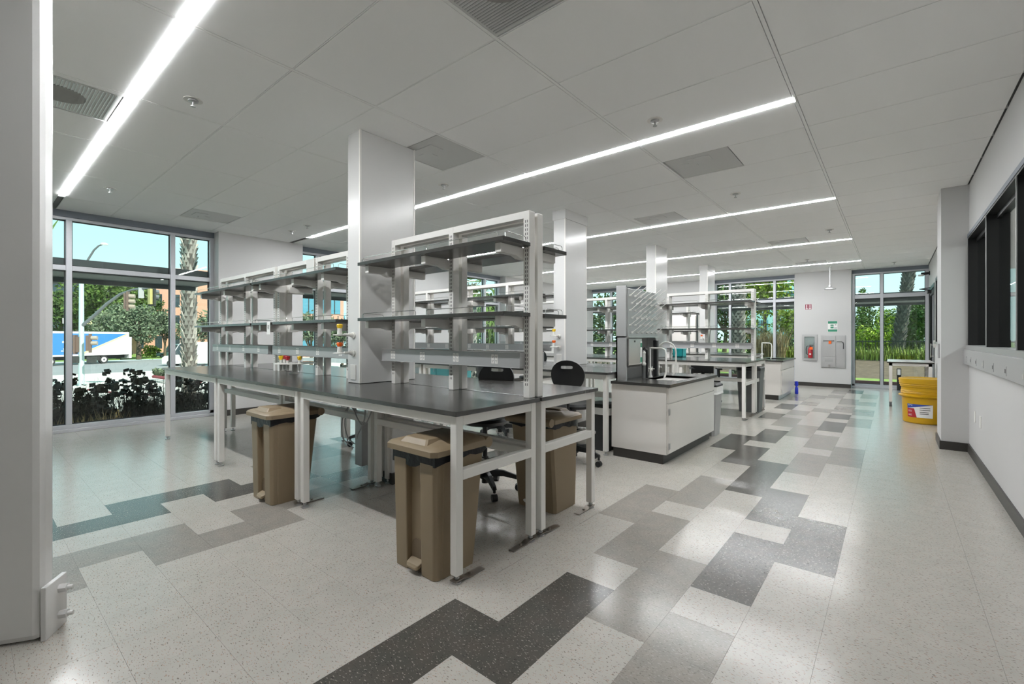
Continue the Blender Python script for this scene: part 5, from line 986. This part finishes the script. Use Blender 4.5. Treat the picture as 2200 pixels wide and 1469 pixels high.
# vans and cars
def car(lab, px, d, L, Hh, m, name='car', flip=1, van=False, rz_off=0.0):
    b = at(px, d); z0 = -1.98 if d > 30 else -1.9; t = thing(name, lab, 'van' if van else 'car', (b.x, b.y, z0)); rz = YAW + 0.25 + rz_off
    prof = [(0, 0.25), (0, 0.95), (0.25, 1.15), (0.95, 1.25), (1.75, Hh - 0.15), (2.2, Hh), (L - 0.1, Hh), (L, Hh - 0.2), (L, 0.25)] if van else [(0, 0.3), (0.02, 0.75), (1.1, 0.92), (1.75, Hh), (L - 1.5, Hh), (L - 0.6, 0.98), (L, 0.9), (L, 0.3)]
    if flip < 0: prof = [(L - x, z) for x, z in reversed(prof)]
    def add(mm, nm, m_, par=None, sm=False, bev=0): o = mm.build(nm, m_, None, sm, bev); o.parent = par or t; (None if par else setattr(o, 'rotation_euler', (0, 0, rz))); return o
    add(MB().prism_y(prof, 0, 1.75), 'body', m, bev=0.05)
    g = [(1.15, 1.32), (1.8, Hh - 0.22), (2.5, Hh - 0.22), (2.5, 1.32)] if van else [(1.3, 0.95), (1.85, Hh - 0.08), (L - 1.6, Hh - 0.08), (L - 0.95, 0.98)]
    if flip < 0: g = [(L - x, z) for x, z in g]
    add(MB().prism_y(g, -0.012, 1.762), 'side_window', 'darkglass')
    fw_ = [(0.98, 1.30), (1.72, Hh - 0.2), (1.70, Hh - 0.16), (0.95, 1.32)] if van else [(1.12, 0.94), (1.72, Hh - 0.03), (1.69, Hh - 0.0), (1.08, 0.96)]
    if flip < 0: fw_ = [(L - x, z) for x, z in fw_]
    add(MB().prism_y(fw_, 0.12, 1.63), 'windscreen', 'darkglass')
    add(MB().box(-0.03, 0.05, 0.1, 1.65, 0.3, 0.62) if flip > 0 else MB().box(L - 0.05, L + 0.03, 0.1, 1.65, 0.3, 0.62), 'bumper', 'fence')
    add(MB().box(-0.02, 0.03, 0.5, 1.25, 0.72, 0.92) if flip > 0 else MB().box(L - 0.03, L + 0.02, 0.5, 1.25, 0.72, 0.92), 'grille', 'fence')
    for x in (0.85, L - 0.95):
        for y in (-0.02, 1.57):
            wv = add(MB().cyl((x, y, 0.34), (x, y + 0.2, 0.34), 0.34, n=20), 'wheel', 'tyre'); MB().cyl((x, y - 0.01, 0.34), (x, y + 0.02, 0.34), 0.2, n=14).build('rim', 'poled', wv)
    return t
car('white delivery van beyond the palm trunk', 347, 52, 7.0, 2.75, 'vwhite', 'van', van=True)
car('pale blue car right of the white van', 428, 40, 4.4, 1.5, 'vteal')
car('dark blue car low behind the window frame', 421, 34, 4.4, 1.35, 'vdark')
car('pale blue parked car behind the white van', 335, 72, 4.5, 2.2, 'vteal')
car('white car outside the second left window', 730, 40, 4.5, 1.5, 'vwhite')
# traffic signal
d0 = 30.0; b = at(175, d0, -1.9); zt_ = hz(560, d0)
def W(px, py, dd=d0): p = at(px, dd); return Vector((p.x, p.y, hz(py, dd)))
t = thing('signal_pole', 'pale traffic signal pole with curved mast arm and street light arm', 'traffic pole', b)
MB().tube([b, W(175, 560)], [0.16, 0.12], 14).build('pole', 'polep', t, True)
MB().tube([W(175, 712), W(176, 700), W(200, 680), W(230, 652), W(258, 632), W(285, 622), W(327, 618)], [0.11, 0.105, 0.10, 0.09, 0.08, 0.065, 0.05], 10).build('mast_arm', 'poled', t, True)
MB().tube([W(175, 590), W(182, 574), W(190, 556), W(202, 537), W(212, 528), W(220, 525)], [0.07, 0.07, 0.06, 0.055, 0.05, 0.04], 8).build('light_arm', 'poled', t, True)
p = W(224, 525); MB().lathe([(0.02, p.z - 0.04), (0.20, p.z - 0.02), (0.22, p.z + 0.03), (0.1, p.z + 0.10)], p.x, p.y, 14).build('lamp_head', 'paper', t, True)
p = W(303, 628); MB().box(p.x - 0.1, p.x + 0.1, p.y - 0.14, p.y + 0.14, hz(640, d0), hz(616, d0)).build('street_sign', 'race', t)
def signal(lab, px, py, back, house, vis, nvis=3, face=1, bw=0.20):
    c = W(px, py, d0 - 0.2); s = thing('traffic_signal', lab, 'traffic signal', c, 'traffic signal heads')
    o = MB().box(-bw, bw, -0.05, 0.05, -0.62, 0.62).build('backplate', back, None); o.parent = s; o.rotation_euler = (0, 0, YAW + face * 0.75)
    h = MB().box(-0.13, 0.13, -0.2, -0.05, -0.5, 0.5).build('housing', house, None); h.parent = s; h.rotation_euler = o.rotation_euler
    for k in range(nvis): z = 0.34 - 0.34 * k; v = MB().cyl((0, 0.05, z), (0, 0.36, z), 0.13, n=14).build('visor', vis, None, True); v.parent = s; v.rotation_euler = o.rotation_euler
    return s
signal('brown traffic signal hanging on the mast arm, seen from the side', 275, 647, 'sigbrown', 'sigbrown', 'sigtan', face=-1.5)
signal('black and yellow traffic signal at the end of the mast arm', 327, 637, 'fence', 'sigyel', 'poled', 2, face=-0.55, bw=0.33)
signal('brown traffic signal on the left side of the pole', 162, 740, 'sigbrown', 'sigbrown', 'sigtan', face=2.6)
signal('brown traffic signal on the right side of the pole', 194, 737, 'sigbrown', 'sigbrown', 'sigtan', 2, face=-1.5, bw=0.12)
for px, w_ in ((161, 'left'), (197, 'right')):
    c = W(px, 773, d0 - 0.2); s = thing('pedestrian_signal', f'dark pedestrian signal box on the {w_} of the pole', 'pedestrian signal', c, 'pedestrian signals')
    o = MB().box(-0.22, 0.22, -0.15, 0.15, -0.2, 0.22).build('housing', 'fence', s if False else None); o.parent = s; o.rotation_euler = (0, 0, YAW + 0.5); MB().box(-0.18, 0.18, 0.15, 0.22, 0.15, 0.2).build('hood', 'fence', o)
# red curb at the corner, flowers
mm = MB(); mm.tube([at(330, 33, -1.5), at(370, 31, -1.5), at(430, 29, -1.48)], 0.12, 6); struct(mm.build('trim_1', 'curbr', None), 'red painted curb at the street corner')
mm = MB(); mm.tube([at(190, 24, -1.42), at(262, 22, -1.38), at(330, 21.5, -1.38)], 0.05, 6); struct(mm.build('trim_2', 'curbr', None), 'thin red curb line by the sidewalk')
r = random.Random(9)
for lab, m, px, n in (('row of red flowers behind the dark shrubs', 'petalr', 220, 60), ('yellow flowers behind the dark shrubs', 'petaly', 247, 25)):
    c = at(px, 12.5, 0); t = thing('flowers', lab, 'flowers', (c.x, c.y, -0.4)); mm = MB()
    for i in range(n): p = at(px + r.uniform(-26, 26) * (1 if n > 30 else 0.4), 12.5 + r.uniform(-0.4, 0.4), 0); p.z = zW(p.x, p.y) + r.uniform(0.08, 0.3); v = rvec(r); u = v.orthogonal() * 0.05; k = v.cross(u).normalized() * 0.05; mm.quad(p - u, p + k, p + u, p - k)
    mm.build('petals', m, t, fix=False, kind='stuff')
terrain('ground_patch', 'grass', [-19.5, -16, -12.5], seg(-8, 0.6, 4), lambda x, y: zW(x, y) + 0.03, 'green lawn patch by the left window')
